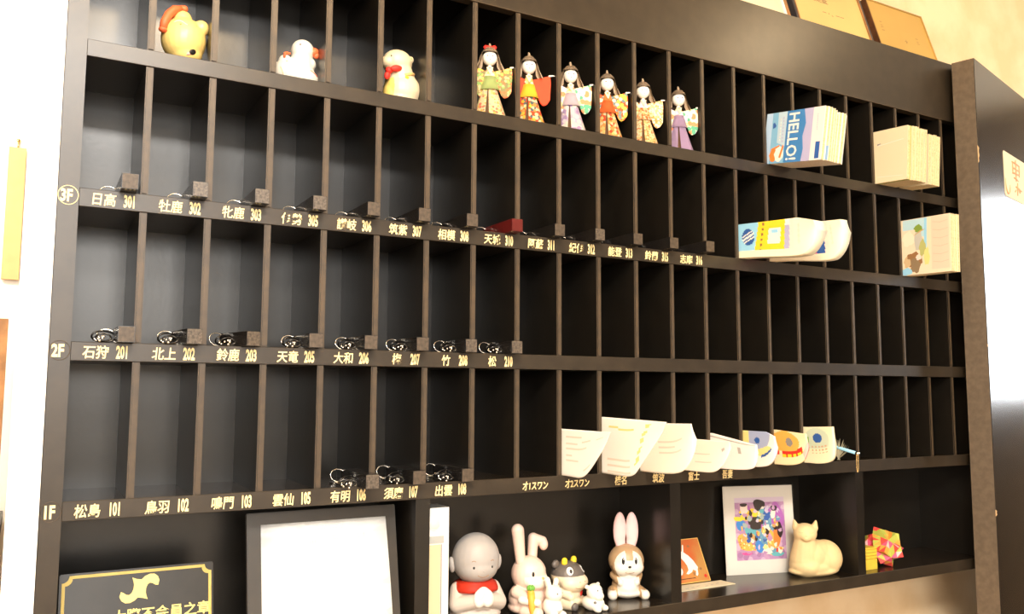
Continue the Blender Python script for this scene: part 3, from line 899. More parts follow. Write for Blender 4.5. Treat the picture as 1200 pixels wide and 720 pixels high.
# cream booklets at the far right of the top row (two cells)
bx = 1.9005
for i in range(13):
    th = 0.0100 if i not in (0,) else 0.013
    if i == 8: bx = 2.0035
    y0 = -0.090 + random.uniform(-0.004, 0.003) + (0.010 if i >= 8 else 0)
    h = 0.141 + random.uniform(-0.002, 0.002) - (0.006 if i >= 8 else 0)
    lab = ('plain cream booklet showing its blank face, first of the top right pile' if i == 0 else
           'thin cream booklet in the upright pile at the top right, left cell' if i < 8 else 'thin greyish booklet in the upright pile at the top right, right cell')
    b, add, T = brochure(bx, th * 0.95, y0, 0.06, h, R(4.0), lab, 'cream booklets in the left cell' if i < 8 else 'cream booklets in the right cell', i)
    add('cover', (0, y0, 0), (0.0007, 0.06, h), M['paper_cream'])
    add('back_cover', (th * 0.95 - 0.0007, y0, 0), (th * 0.95, 0.06, h), flat('leaf_green', (0.28, 0.45, 0.06)) if i == 0 else M['paper_cream'])
    if i == 0:
        fr = ((0, 0, 0), (0, -1, 0), (0, 0, 1))
        o = printo('cover_print', fr, [(M['faint_ink'], [(0.004, 0.100), (0.080, 0.107), (0.080, 0.1085), (0.004, 0.102)]), (M['grey'], [(0.001, 0.102), (0.012, 0.105), (0.012, 0.107), (0.001, 0.106)]),
                                       (M['faint_ink'], [(0.004, 0.016), (0.080, 0.012), (0.080, 0.013), (0.004, 0.0175)])], b, 0.0002)
        o.data.transform(T)
    bx += th

# ------------------------------------------------------------------ loose sheets and leaflets sticking out of cells
def polyl(pts, t):
    """point at fraction t of a polyline by length"""
    d = [math.hypot(pts[i + 1][0] - pts[i][0], pts[i + 1][1] - pts[i][1]) for i in range(len(pts) - 1)]
    s = t * sum(d)
    for i, q in enumerate(d):
        if s <= q or i == len(d) - 1:
            k = min(1, s / q) if q else 0
            return (pts[i][0] + (pts[i + 1][0] - pts[i][0]) * k, pts[i][1] + (pts[i + 1][1] - pts[i][1]) * k)
        s -= q
def leaf_sheet(name, parent, x0, top, bot, curl, th, mats, fn, nu=40, nv=28, back=0.10, x1=None):
    """sheet held in a cell: its left face runs from the cell out into the room; curl bends the free lower corner to the right"""
    for q in range(3):
        nb = [bot[0]]
        for i in range(len(bot) - 1):
            a, b = bot[i], bot[i + 1]
            nb += [(a[0] * .75 + b[0] * .25, a[1] * .75 + b[1] * .25), (a[0] * .25 + b[0] * .75, a[1] * .25 + b[1] * .75)]
        bot = nb + [bot[-1]]
    bm = bmesh.new()
    gr = []
    tp = [(back, top[0][1])] + list(top)
    bt = [(back, bot[0][1])] + list(bot)
    for i in range(nu + 1):
        u = i / nu
        if u < 0.2:
            a = (back + (top[0][0] - back) * u / 0.2, top[0][1]); b = (back + (bot[0][0] - back) * u / 0.2, bot[0][1]); uu = 0
        else:
            uu = (u - 0.2) / 0.8
            a, b = polyl(top, uu), polyl(bot, uu)
        row = []
        for j in range(nv + 1):
            v = j / nv
            row.append(bm.verts.new((x0 + curl * uu ** 2 * (1 - v) ** 1.5, b[0] + (a[0] - b[0]) * v, b[1] + (a[1] - b[1]) * v)))
        gr.append(row)
    for i in range(nu):
        for j in range(nv):
            f = bm.faces.new((gr[i][j], gr[i][j + 1], gr[i + 1][j + 1], gr[i + 1][j]))
            u = (i + 0.5) / nu
            f.material_index = fn(max(0, (u - 0.2) / 0.8), (j + 0.5) / nv)
            f.smooth = True
    ret = bmesh.ops.extrude_face_region(bm, geom=bm.faces[:])
    for e in ret['geom']:
        if isinstance(e, bmesh.types.BMVert): e.co.x += th
        if isinstance(e, bmesh.types.BMFace): e.material_index = 0
    for f in bm.faces:
        c = f.calc_center_median()
    return fin(name, bm, mats, parent)

def lines(u0, u1, rows, hv=0.022):
    def fn(u, v):
        for (a, b, r) in rows:
            if a < u < b and abs(v - r) < hv: return 1
        return 0
    return fn
def paper(x, top, bot, curl, label, mats, fn, th=0.0012, cat='paper', name='paper_sheet', group=None, nu=40, nv=28):
    cx = x + 0.002
    t = thing(name, label, cat, (cx, 0.0, bot[0][1]), 0, group)
    o = leaf_sheet('sheet', t, 0.0, [(p[0], p[1] - bot[0][1]) for p in top], [(p[0], p[1] - bot[0][1]) for p in bot], curl, th, mats, fn, nu, nv)
    return t
GP = 'papers sticking out of the bottom row'
B0 = ZD + 0.0004
paper(0.9, [(0, 1.3927), (-0.1621, 1.3929)], [(0, B0), (-0.03, B0), (-0.068, 1.2985), (-0.095, 1.318), (-0.128, 1.352), (-0.148, 1.376)], 0.004, 'white printed sheet with slanting free edge, leftmost of the papers',
      [M['paper'], M['pale_ink']], lines(0, 1, [(0.05, 0.42, 0.84), (0.05, 0.3, 0.70), (0.40, 0.6, 0.72), (0.05, 0.5, 0.60), (0.72, 0.86, 0.70), (0.05, 0.18, 0.46), (0.05, 0.3, 0.34), (0.4, 0.55, 0.12)]), group=GP)
paper(1.0, [(0, 1.4158), (-0.2046, 1.4120)], [(0, B0), (-0.04, B0), (-0.0977, 1.2985), (-0.122, 1.323), (-0.16, 1.362), (-0.188, 1.392)], 0.004, 'tall sheet with a large yellow print and slanting edge, second from left of the papers',
      [M['paper'], M['yellow_ink'], M['pale_ink']], lambda u, v: 1 if (abs(u - 0.62 - 0.3 * (v - 0.5)) < 0.035 and 0.1 < v < 0.92 and math.sin(v * 40) > -0.55) or (0.1 < u < 0.5 and abs(v - 0.86 + 0.15 * u) < 0.018) else (2 if (0.05 < u < 0.42 and abs((v * 9) % 1 - 0.5) < 0.12 and v < 0.55) else 0), group=GP)
paper(1.1, [(0, 1.4019), (-0.1598, 1.4057)], [(0, B0), (-0.06, B0), (-0.1215, 1.3035), (-0.148, 1.325), (-0.161, 1.352), (-0.1635, 1.375)], 0.010, 'cream sheet with a rounded curling corner, third from left of the papers',
      [flat('cream_sheet', (0.88, 0.80, 0.66), 0.85), M['pale_ink']], lines(0, 1, [(0.3, 0.75, 0.62), (0.3, 0.6, 0.52), (0.3, 0.7, 0.40)], 0.012), group=GP)
paper(1.2, [(0, 1.3685), (-0.1614, 1.3680)], [(0, B0), (-0.06, B0), (-0.1119, 1.3002), (-0.136, 1.317), (-0.150, 1.338), (-0.158, 1.356)], 0.008, 'low cream sheet sagging out of its cell, fourth from left of the papers',
      [flat('cream_sheet', (0.88, 0.80, 0.66)), M['ink'], M['pale_ink']], lambda u, v: 1 if 0.72 < u < 0.86 and 0.48 < v < 0.60 and math.sin(u * 220) > -0.3 else (2 if 0.3 < u < 0.6 and (abs(v - 0.55) < 0.02 or abs(v - 0.3) < 0.02) else 0), group=GP)
paper(1.3, [(0, 1.3761), (-0.1352, 1.3569)], [(0, B0), (-0.06, B0), (-0.1212, 1.3035), (-0.131, 1.318), (-0.1345, 1.340)], 0.004, 'white folded sheet with a doubled top edge, fifth from left of the papers',
      [flat('pinkish_white', (0.88, 0.80, 0.74), 0.85), M['ink']], lambda u, v: 1 if abs(v - 0.90) < 0.016 or (0.55 < u < 0.62 and 0.55 < v < 0.75) else 0, th=0.004, group=GP)
GL = 'small leaflets at the right of the bottom row'
def lf1(u, v):
    if u < 0.14: return 4
    d = math.hypot((u - 0.30) / 0.55, (v - 1.0) / 0.62)
    if math.hypot((u - 0.5) / 0.14, (v - 0.55) / 0.1) < 1 and False: return 3
    if math.hypot((u - 0.40) / 0.08, (v - 0.74) / 0.09) < 1: return 3
    if d < 1 and v > 0.42 + 0.2 * u: return 2
    if 0.45 < u < 0.8 and abs(v - 0.30 - 0.25 * (u - 0.5)) < 0.035: return 3
    if math.hypot((u - 0.55) / 0.24, (v - 0.42) / 0.14) < 1: return 4
    return 0
paper(1.4, [(0, 1.3801), (-0.064, 1.3801), (-0.0906, 1.3706)], [(0, B0), (-0.045, B0), (-0.0733, 1.3054), (-0.088, 1.325), (-0.0915, 1.345)], 0.008, 'leaflet with grey-blue arch print, just right of the white papers',
      [flat('leaflet_white', (0.86, 0.78, 0.70), 0.7), M['orange'], flat('leaflet_blue', (0.36, 0.40, 0.56), 0.6), M['deep_blue'], M['yellow_ink']], lf1, th=0.005, cat='leaflet', name='leaflet', group=GL, nu=60, nv=44)
def lf2(u, v):
    if math.hypot((u - 0.42) / 0.10, (v - 0.68) / 0.13) < 1: return 4
    if v > 0.40 and math.hypot((u - 0.30) / 0.42, (v - 0.66) / 0.34) < 1: return 2
    if 0.18 < u < 0.78 and 0.22 < v < 0.46:
        return 3 if (v < 0.32 and (u * 7) % 1 > 0.3) else 1
    if u < 0.10 and 0.3 < v < 0.62: return 1
    if u > 0.74 and v < 0.22 + 0.5 * (u - 0.74): return 5
    return 0
paper(1.5, [(0, 1.3802), (-0.0909, 1.3742)], [(0, B0), (-0.045, B0), (-0.076, 1.3076), (-0.087, 1.325), (-0.091, 1.345)], 0.008, 'orange and red printed leaflet in the bottom row between two paler leaflets',
      [flat('leaflet_cream', (0.88, 0.70, 0.42), 0.7), M['red'], flat('leaflet_orange', (0.88, 0.42, 0.08)), M['yellow'], M['grey'], flat('leaflet_pink', (0.80, 0.42, 0.36))], lf2, th=0.005, cat='leaflet', name='leaflet', group=GL, nu=60, nv=44)
def lf3(u, v):
    if math.hypot((u - 0.42) / 0.15, (v - 0.69) / 0.13) < 1: return 3
    if u < 0.12 and 0.35 < v < 0.72: return 4
    if 0.14 < u < 0.66 and 0.26 < v < 0.50 and math.sin(u * 62) > 0.1 and math.sin(v * 72) > 0.1: return 2
    if v > 0.4 and math.hypot((u - 0.38) / 0.42, (v - 0.62) / 0.36) < 1: return 1
    return 0
paper(1.6, [(0, 1.3850), (-0.0812, 1.3890)], [(0, B0), (-0.045, B0), (-0.072, 1.3060), (-0.081, 1.318), (-0.0825, 1.340)], 0.006, 'pale green leaflet with a dark oval mark, rightmost leaflet of the bottom row',
      [flat('leaflet_ivory', (0.84, 0.74, 0.50), 0.7), flat('leaflet_green', (0.56, 0.62, 0.46), 0.6), flat('leaflet_tan', (0.60, 0.36, 0.20)), M['deep_blue'], M['green']], lf3, th=0.008, cat='leaflet', name='leaflet', group=GL, nu=60, nv=44)

# two curled leaflets in the second row
def yl(u, v):
    if v < 0.20: return 0
    w = u + 0.10 * (1 - v)
    if math.hypot((u - 0.115) / 0.085, (v - 0.60) / 0.24) < 1:
        return 2 if abs(v - 0.60 - 1.2 * (u - 0.115)) < 0.035 or abs(v - 0.50 - 1.2 * (u - 0.115)) < 0.02 or abs(v - 0.70 - 1.2 * (u - 0.115)) < 0.02 else 1
    if w < 0.27: return 3
    if abs(w - 0.34) < 0.012 and math.sin(v * 42) > -0.2: return 6
    if w < 0.63:
        if 0.42 < w < 0.58 and 0.36 < v < 0.80: return 2 if not (abs(v - 0.70) < 0.04 and 0.46 < w < 0.54) else 3
        return 4
    if w < 0.69: return 5 if v < 0.85 else 2
    if abs(w - 0.80) < 0.012 and 0.3 < v < 0.85: return 7
    if w < 0.73: return 8
    return 0
lm = [flat('leaflet_butter', (0.88, 0.80, 0.58), 0.7), M['deep_blue'], M['white'], M['light_blue'], M['yellow'], M['lavender'], M['brown'], M['pale_ink'], M['pale_pink']]
paper(1.4, [(0, 1.8661), (-0.176, 1.8482 + 0.004), (-0.2204, 1.8387)], [(0, ZB + 0.0004), (-0.06, 1.7800), (-0.1755, 1.7668), (-0.196, 1.778), (-0.212, 1.800), (-0.218, 1.820)], 0.014,
      'curled blue and yellow tourist leaflet sticking out of the second row', lm, yl, th=0.030, cat='leaflet', name='leaflet', group='curled leaflets in the second row', nu=90, nv=44)
def yl2(u, v):
    if v < 0.18: return 0
    w = u + 0.10 * (1 - v)
    if w < 0.66: return 9
    if w < 0.76: return 1 if v < 0.8 else 5
    if abs(w - 0.86) < 0.012 and 0.3 < v < 0.85: return 7
    return 8 if w < 0.82 else 0
paper(1.5, [(0, 1.8680), (-0.16, 1.8572), (-0.2071, 1.8532)], [(0, ZB + 0.0004), (-0.06, 1.7800), (-0.165, 1.7650), (-0.186, 1.775), (-0.201, 1.798), (-0.206, 1.826)], 0.014,
      'curled pink and blue tourist leaflet sticking out just right of the yellow one', lm + [M['magenta']], yl2, th=0.022, cat='leaflet', name='leaflet', group='curled leaflets in the second row', nu=90, nv=44)

# picture booklets at the far right of the second row
for i in range(4):
    th = 0.0092
    y0 = -0.139 + random.uniform(0, 0.003) * (i > 0)
    b = thing('picture_booklet', 'booklet with bird and landscape cover at the right end of the second row' if i == 0 else 'pale booklet stacked behind the landscape-covered one in the second row', 'booklet', (2.0005 + i * th, 0, ZB), 0, 'picture booklets')
    T = Matrix.Rotation(R(1.2), 4, 'X')
    for nm, a, c, mt in (('pages', (0.0008, y0 + 0.001, 0.001), (th - 0.001, 0.038, 0.150), M['paper_edge']), ('cover', (0, y0, 0), (0.0007, 0.04, 0.1512), flat('landscape_cream', (0.82, 0.66, 0.48))), ('back_cover', (th - 0.0009, y0, 0), (th - 0.0002, 0.04, 0.1512), M['paper_cream'])):
        bm = bmesh.new(); box(bm, a, c); bm.transform(T); fin(nm, bm, mt, b)
    if i == 0:
        def bl(c, ru, rv, n=14, w=0.18, ph=0): return [(c[0] + ru * math.cos(2 * math.pi * k / n) * (1 + w * math.sin(3 * k + ph)), c[1] + rv * math.sin(2 * math.pi * k / n) * (1 + w * math.cos(2 * k + ph))) for k in range(n)]
        sh = [(flat('print_sky', (0.46, 0.66, 0.72)), [(0.0, 0.122), (0.050, 0.122), (0.056, 0.100), (0.070, 0.100), (0.072, 0.150), (0.0, 0.150)]),
              (M['light_blue'], [(0.062, 0.070), (0.070, 0.068), (0.072, 0.150), (0.064, 0.150)]),
              (flat('print_peach', (0.84, 0.58, 0.44)), [(0.084, 0.01), (0.134, 0.01), (0.134, 0.15), (0.084, 0.15)]),
              (flat('print_pale', (0.78, 0.74, 0.56)), bl((0.016, 0.098), 0.018, 0.020)),
              (flat('print_grey', (0.52, 0.50, 0.44)), bl((0.046, 0.092), 0.012, 0.030, ph=1)),
              (flat('print_olive', (0.46, 0.46, 0.16)), bl((0.058, 0.070), 0.010, 0.022)),
              (flat('print_moss', (0.22, 0.32, 0.05)), bl((0.046, 0.124), 0.012, 0.010)),
              (M['brown'], bl((0.034, 0.040), 0.022, 0.020)), (flat('print_umber', (0.26, 0.18, 0.10)), bl((0.036, 0.026), 0.014, 0.022, ph=2)),
              (flat('print_sand', (0.62, 0.44, 0.24)), bl((0.012, 0.036), 0.010, 0.016)), (M['light_blue'], bl((0.010, 0.010), 0.016, 0.010)),
              (M['brown'], bl((0.020, 0.050), 0.008, 0.008, ph=2)), (M['pale_pink'], bl((0.046, 0.046), 0.008, 0.008)), (M['yellow_ink'], bl((0.070, 0.046), 0.008, 0.024, ph=1)),
              (flat('print_beak', (0.55, 0.36, 0.14)), [(0.052, 0.118), (0.068, 0.120), (0.030, 0.104)])]
        for k in range(6):
            z = 0.030 + k * 0.021
            sh.append((flat('print_rose', (0.78, 0.46, 0.34)), [(0.088, z), (0.110, z - 0.004), (0.132, z), (0.132, z + 0.0012), (0.110, z - 0.0026), (0.088, z + 0.0012)]))
        o = printo('cover_print', ((0, 0, 0), (0, -1, 0), (0, 0, 1)), sh, b, 0.00015)
        o.data.transform(T)

# pale blue pen with a thin gold chain, and a feather-like tuft behind it
t = thing('ballpoint_pen', 'light blue pen with a gold chain hanging from its tip, right of the leaflets', 'pen', (1.706, -0.0005, ZD + 0.031))
bm = bmesh.new(); tube(bm, [(0.004, 0.02, 0.0085), (0.004, -0.006, 0.0030), (0.004, -0.060, -0.0072)], 0.0040, 12)
fin('barrel', bm, M['light_blue'], t, True)
bm = bmesh.new(); tube(bm, [(0.004, -0.060, -0.0072), (0.004, -0.068, -0.0088)], [0.0046, 0.0040], 12)
fin('cap', bm, M['metal'], t, True)
bm = bmesh.new()
hx, hy = 0.001, -0.0645
pts = []
for j in range(30):
    a = 2 * math.pi * j / 30
    pts.append((hx + 0.0032 * math.cos(a), hy - 0.0005, -0.030 + 0.022 * math.sin(a)))
for p in pts: ell(bm, p, 0.0014, seg=6, rings=5)
tube(bm, pts, 0.0007, 5, closed=True)
fin('chain', bm, M['brass'], t, True)
t = thing('feather_tuft', 'small fuzzy greyish tuft peeking out behind the rightmost leaflet', 'tuft', (1.7075, -0.004, ZD))
for k in range(27):
    a = R(34 + k * 4)
    bm = bmesh.new()
    ln = 0.048 + 0.007 * math.sin(k * 2.7) - 0.010 * abs(k - 13) / 13
    prism(bm, [(0, 0), (0.0022, ln * 0.5), (0.0008, ln), (-0.0022, ln * 0.55)], ((0.0015 * (k % 4), -0.0003 * k, 0.004), (0.25, -math.sin(a), math.cos(a)), (0.04 * (k % 3), -math.cos(a), math.sin(a))), 0.0006)
    fin('barb', bm, flat('feather_grey', (0.36, 0.33, 0.23), 0.8), t)

# ------------------------------------------------------------------ bottom compartments
# gold-bordered plaque
M['plaque'] = mat('black_plaque_lacquer', (0.018, 0.015, 0.011), 0.30, 0.28, var=0.3, vscale=18)
M['plaque_gold'] = mat('plaque_gold_enamel', (0.70, 0.56, 0.17), 0.45, 0.4)
t = thing('award_plaque', 'black plaque with gold notched border, swirl emblem and gold lettering, at bottom left', 'plaque', (0.0045, 0.028, ZE + 0.0028))
LP = R(13)
TP = Matrix.Rotation(-LP, 4, 'X')
PW, PH = 0.2315, 0.166
bm = bmesh.new(); box(bm, (0, 0, 0), (PW, 0.012, PH)); bmesh.ops.bevel(bm, geom=bm.edges[:], offset=0.0015, segments=2, affect='EDGES'); bm.transform(TP)
fin('panel', bm, M['plaque'], t)
def notched(inset, r):
    a, b = inset, inset
    w, h = PW - inset, PH - inset
    out = []
    for (cx, cz, a0) in ((a, b, 90), (w, b, 180), (w, h, 270), (a, h, 360)):
        out += [(cx + r * math.cos(R(a0 - k * 15)), cz + r * math.sin(R(a0 - k * 15))) for k in range(7)]
    return out
o_, i_ = notched(0.0035, 0.0105), notched(0.0082, 0.0105)
bm = bmesh.new()
va = [bm.verts.new((p[0], -0.0012, p[1])) for p in o_]; vb = [bm.verts.new((p[0], -0.0012, p[1])) for p in i_]
for k in range(len(o_)):
    q = (k + 1) % len(o_)
    bm.faces.new((va[k], va[q], vb[q], vb[k]))
bmesh.ops.solidify(bm, geom=bm.faces[:], thickness=0.0010)
bm.transform(TP)
fin('gold_border', bm, M['plaque_gold'], t)
em = [(528, 230), (558, 243), (590, 248), (612, 228), (645, 215), (675, 217), (698, 236), (708, 262), (700, 295), (682, 292), (664, 280), (645, 275), (630, 284), (620, 308), (618, 335), (622, 360), (632, 384),
      (602, 374), (566, 366), (545, 385), (515, 398), (485, 397), (460, 380), (446, 352), (456, 320), (472, 328), (490, 342), (510, 345), (526, 332), (537, 308), (540, 280), (536, 255)]
bm = bmesh.new()
prism(bm, [((x - 578) * 0.0002275, -(y - 308) * 0.000232) for x, y in em], ((0.1165, -0.0012, 0.1335), (1, 0, 0), (0, 0, 1)), 0.0012)
bm.transform(TP)
fin('emblem', bm, M['plaque_gold'], t)
bm = bmesh.new()
text_bm(bm, '大際不会員之章', ((0.0760, -0.0008, 0.0855), (1, 0, 0), (0, 0, 1)), 0.0215, 1.0, 0.0003, depth=0.0010)
bm.transform(TP)
fin('lettering', bm, M['plaque_gold'], t)

# dark holder with a white sheet
t = thing('notice_holder', 'leaning black holder board with a large white printed sheet, left of the white case', 'holder', (0.2885, 0.016, ZE + 0.0024))
LP = R(11)
TP = Matrix.Rotation(-LP, 4, 'X')
HW, HH = 0.2745, 0.243
bm = bmesh.new(); box(bm, (0, 0, 0), (HW, 0.012, HH)); bmesh.ops.bevel(bm, geom=bm.edges[:], offset=0.0012, segments=2, affect='EDGES'); bm.transform(TP)
fin('board', bm, mat('black_board', (0.034, 0.028, 0.022), 0.34, 0.5, var=0.2, vscale=12), t)
bm = bmesh.new()
n = 16
for th, z in ((0, 0),):
    rows_ = []
    for i in range(n + 1):
        v = i / n
        z = 0.008 + v * (0.222 - 0.008)
        bulge = 0.0012 + 0.007 * math.sin(math.pi * (1 - v) * 0.8) * 0.6
        rows_.append([bm.verts.new((0.0235 + (0.2535 - 0.0235 + 0.004 * (1 - v)) * u, -0.0012 - bulge * u * u, z)) for u in [k / 6 for k in range(7)]])
    for i in range(n):
        for k in range(6):
            bm.faces.new((rows_[i][k], rows_[i][k + 1], rows_[i + 1][k + 1], rows_[i + 1][k])).smooth = True
bmesh.ops.solidify(bm, geom=bm.faces[:], thickness=0.0005)
bm.transform(TP)
fin('paper_sheet', bm, mat('bright_white_paper', (0.93, 0.92, 0.89), 0.85, 0.2), t)
for (x, z, w, h) in ((0.108, 0.2075, 0.064, 0.0050), (0.062, 0.182, 0.016, 0.003), (0.108, 0.184, 0.014, 0.004), (0.150, 0.188, 0.012, 0.006), (0.198, 0.188, 0.014, 0.007)):
    kk = max(3, int(w / 0.005))
    bm = bmesh.new()
    for q in range(kk):
        u = (x + q * w / kk - 0.0235) / 0.23
        v = (z - 0.008) / 0.214
        yy = -0.0012 - (0.0012 + 0.0042 * math.sin(math.pi * (1 - v) * 0.8)) * u * u
        box(bm, (x + q * w / kk, yy - 0.0006, z), (x + q * w / kk + 0.6 * w / kk, yy + 0.0004, z + h))
    bm.transform(TP)
    fin('faint_print', bm, flat('very_faint_print', (0.74, 0.70, 0.60), 0.85), t)
bm = bmesh.new(); box(bm, (0.09, 0.012, 0.02), (0.19, 0.016, 0.20)); bm.transform(TP)
fin('back_strut', bm, M['black'], t)

# white upright case
t = thing('white_case', 'slim upright white case with a round dial and grey band, left of the monk figurine', 'case', (0.6095, 0.028, ZE))
boxo('casing', (0, 0, 0), (0.051, 0.055, 0.2335), flat('case_white', (0.72, 0.70, 0.65), 0.4), t, 0.002)
boxo('cream_panel', (0.002, -0.0014, 0.004), (0.0335, 0.001, 0.165), flat('case_cream', (0.58, 0.47, 0.29), 0.5), t, 0.0006)
boxo('grey_band', (0.002, -0.0018, 0.168), (0.040, 0.001, 0.181), flat('case_grey', (0.36, 0.37, 0.35), 0.4), t, 0.0006)
boxo('groove', (0.0345, -0.0006, 0.004), (0.0368, 0.001, 0.165), M['grey'], t)
bm = bmesh.new(); lathe(bm, [(0.0001, 0.0020), (0.0095, 0.0020), (0.0108, 0.0010), (0.0112, 0.0)], 28)
bm.transform(Matrix.Translation((0.0215, 0.0, 0.203)) @ Matrix.Rotation(R(90), 4, 'X'))
fin('dial', bm, flat('dial_ivory', (0.74, 0.66, 0.54), 0.4), t, True)
bm = bmesh.new(); tube(bm, [(0.0215 + 0.0112 * math.cos(2 * math.pi * k / 28), -0.0008, 0.203 + 0.0112 * math.sin(2 * math.pi * k / 28)) for k in range(28)], 0.0010, 6, closed=True)
fin('dial_rim', bm, M['white'], t, True)

# stone-grey child monk with red bib
SKIN = mat('grey_stone_vinyl', (0.34, 0.315, 0.295), 0.5, 0.4)
ROBE = mat('pale_grey_vinyl', (0.50, 0.43, 0.37), 0.5, 0.4)
t = thing('monk_figurine', 'smiling round-headed child monk figurine with red bib and clasped hands', 'figurine', (0.742, 0.075, ZE), R(-9))
b, tr = blob('body', t, [('e', (0, 0, 0.018), (0.052, 0.046, 0.026)), ('e', (0, 0, 0.045), (0.046, 0.040, 0.034)), ('e', (0, 0, 0.066), (0.038, 0.032, 0.020)),
    ('c', (-0.036, 0.0, 0.064), (-0.042, -0.018, 0.040), 0.016, 0.017), ('c', (-0.042, -0.018, 0.040), (-0.010, -0.044, 0.050), 0.017, 0.013),
    ('c', (0.036, 0.0, 0.064), (0.042, -0.018, 0.040), 0.016, 0.017), ('c', (0.042, -0.018, 0.040), (0.010, -0.044, 0.050), 0.017, 0.013)], ROBE)
h, th_ = blob('head', t, [('e', (0, -0.002, 0.1235), (0.0480, 0.0470, 0.0500)), ('e', (0, -0.010, 0.108), (0.042, 0.040, 0.030))], SKIN, smooth=30)
bm = bmesh.new()
for sg in (-1, 1):
    ell(bm, (0.0485 * sg, 0.002, 0.113), (0.0065, 0.0095, 0.0155), (0, 0.12 * sg, 0))
    e_bm = bm
    fin('ear', e_bm, SKIN, t, True)
    bm = bmesh.new()
bm.free()
bm = bmesh.new()
for k in range(1):
    lathe(bm, [(0.0330, 0.0830), (0.0420, 0.0775), (0.0465, 0.0680), (0.0470, 0.0630), (0.0440, 0.0628)], 36, 1.0, 0.88)
bmesh.ops.solidify(bm, geom=bm.faces[:], thickness=0.0012)
fin('bib', bm, flat('bib_red', (0.72, 0.05, 0.02), 0.5), t, True)
blob('hands', t, [('e', (-0.0075, -0.052, 0.056), (0.013, 0.011, 0.018), (0, 0.15, 0)), ('e', (0.0075, -0.052, 0.056), (0.013, 0.011, 0.018), (0, -0.15, 0)), ('e', (0, -0.052, 0.066), (0.0125, 0.010, 0.012)),
    ('c', (-0.010, -0.060, 0.060), (-0.003, -0.060, 0.072), 0.005, 0.004), ('c', (0.010, -0.060, 0.060), (0.003, -0.060, 0.072), 0.005, 0.004)], flat('hand_white', (0.74, 0.70, 0.64), 0.45))
for ex in (-0.0175, 0.0205):
    stud('eye', t, th_, (ex, -0.3, 0.113), (0, 1, 0), 0.0023, 0.0027, 0.0010, M['black'])
    surfline('eyebrow', t, th_, [(ex + (k - 3) * 0.0012, -0.3, 0.1245 + 0.0016 * math.sin(k * math.pi / 6)) for k in range(7)], (0, 1, 0), 0.0006, M['brown'])
surfline('mouth', t, th_, [(0.0015 + (k - 6) * 0.0019, -0.3, 0.0990 - 0.0048 * math.cos((k - 6) * math.pi / 13)) for k in range(13)], (0, 1, 0), 0.0006, M['brown'])
stud('nose', t, th_, (0.0015, -0.3, 0.106), (0, 1, 0), 0.0022, 0.0016, 0.0012, SKIN)

# pink rabbit hugging a carrot with its young
PINK = mat('pale_pink_vinyl', (0.74, 0.53, 0.43), 0.42, 0.45)
WHT = mat('white_vinyl', (0.74, 0.68, 0.58), 0.42, 0.45)
t = thing('rabbit_figurine', 'pale pink rabbit figurine holding a carrot, with a small rabbit at its front', 'figurine', (0.872, 0.090, ZE), R(18))
def paint_r(c, n):
    if c.z > 0.055 and c.y < -0.020 and c.z < 0.078: return 1
    return 0
b, tr = blob('body', t, [('e', (0, 0, 0.030), (0.043, 0.038, 0.034)), ('e', (0, -0.002, 0.012), (0.044, 0.042, 0.015)), ('e', (0, -0.003, 0.078), (0.0375, 0.0365, 0.0365)), ('e', (0, -0.024, 0.066), (0.030, 0.020, 0.020)),
    ('c', (-0.034, 0.0, 0.045), (-0.030, -0.034, 0.034), 0.013, 0.010), ('c', (0.034, 0.0, 0.045), (0.024, -0.036, 0.034), 0.013, 0.010),
    ('c', (-0.030, -0.020, 0.010), (-0.026, -0.050, 0.010), 0.014, 0.012), ('c', (0.030, -0.020, 0.010), (0.026, -0.050, 0.010), 0.014, 0.012)], [PINK, WHT], paint_r)
blob('ear', t, [('c', (-0.020, 0.002, 0.105), (-0.027, 0.004, 0.168), 0.0105, 0.0135)], PINK)
blob('ear', t, [('c', (0.018, 0.004, 0.105), (0.024, 0.006, 0.146), 0.0105, 0.0115), ('c', (0.024, 0.006, 0.146), (0.040, -0.006, 0.140), 0.0110, 0.0100), ('e', (0.041, -0.008, 0.133), (0.010, 0.010, 0.013))], PINK)
bm = bmesh.new(); tube(bm, [(-0.033, -0.038, 0.050), (-0.034, -0.041, 0.034), (-0.035, -0.044, 0.012), (-0.035, -0.045, 0.004)], [0.0075, 0.0080, 0.0058, 0.0030], 14); ell(bm, (-0.033, -0.038, 0.050), 0.0075)
fin('carrot', bm, flat('carrot_orange', (0.86, 0.36, 0.05), 0.45), t, True)
bm = bmesh.new()
for k in range(5):
    ell(bm, (-0.033 + 0.0045 * math.cos(k * 1.256), -0.038 + 0.0045 * math.sin(k * 1.256), 0.059), (0.0042, 0.0042, 0.0055))
fin('carrot_leaves', bm, M['green'], t, True)
blob('paw', t, [('c', (-0.040, -0.020, 0.034), (-0.026, -0.050, 0.031), 0.0090, 0.0080)], WHT)
stud('eye', t, tr, (-0.020, -0.3, 0.083), (0, 1, 0), 0.0030, 0.0052, 0.0012, M['black'])
stud('eye', t, tr, (0.020, -0.3, 0.083), (0, 1, 0), 0.0030, 0.0052, 0.0012, M['black'])
stud('nose', t, tr, (0.000, -0.3, 0.074), (0, 1, 0), 0.0040, 0.0030, 0.0022, M['ochre_paint'])
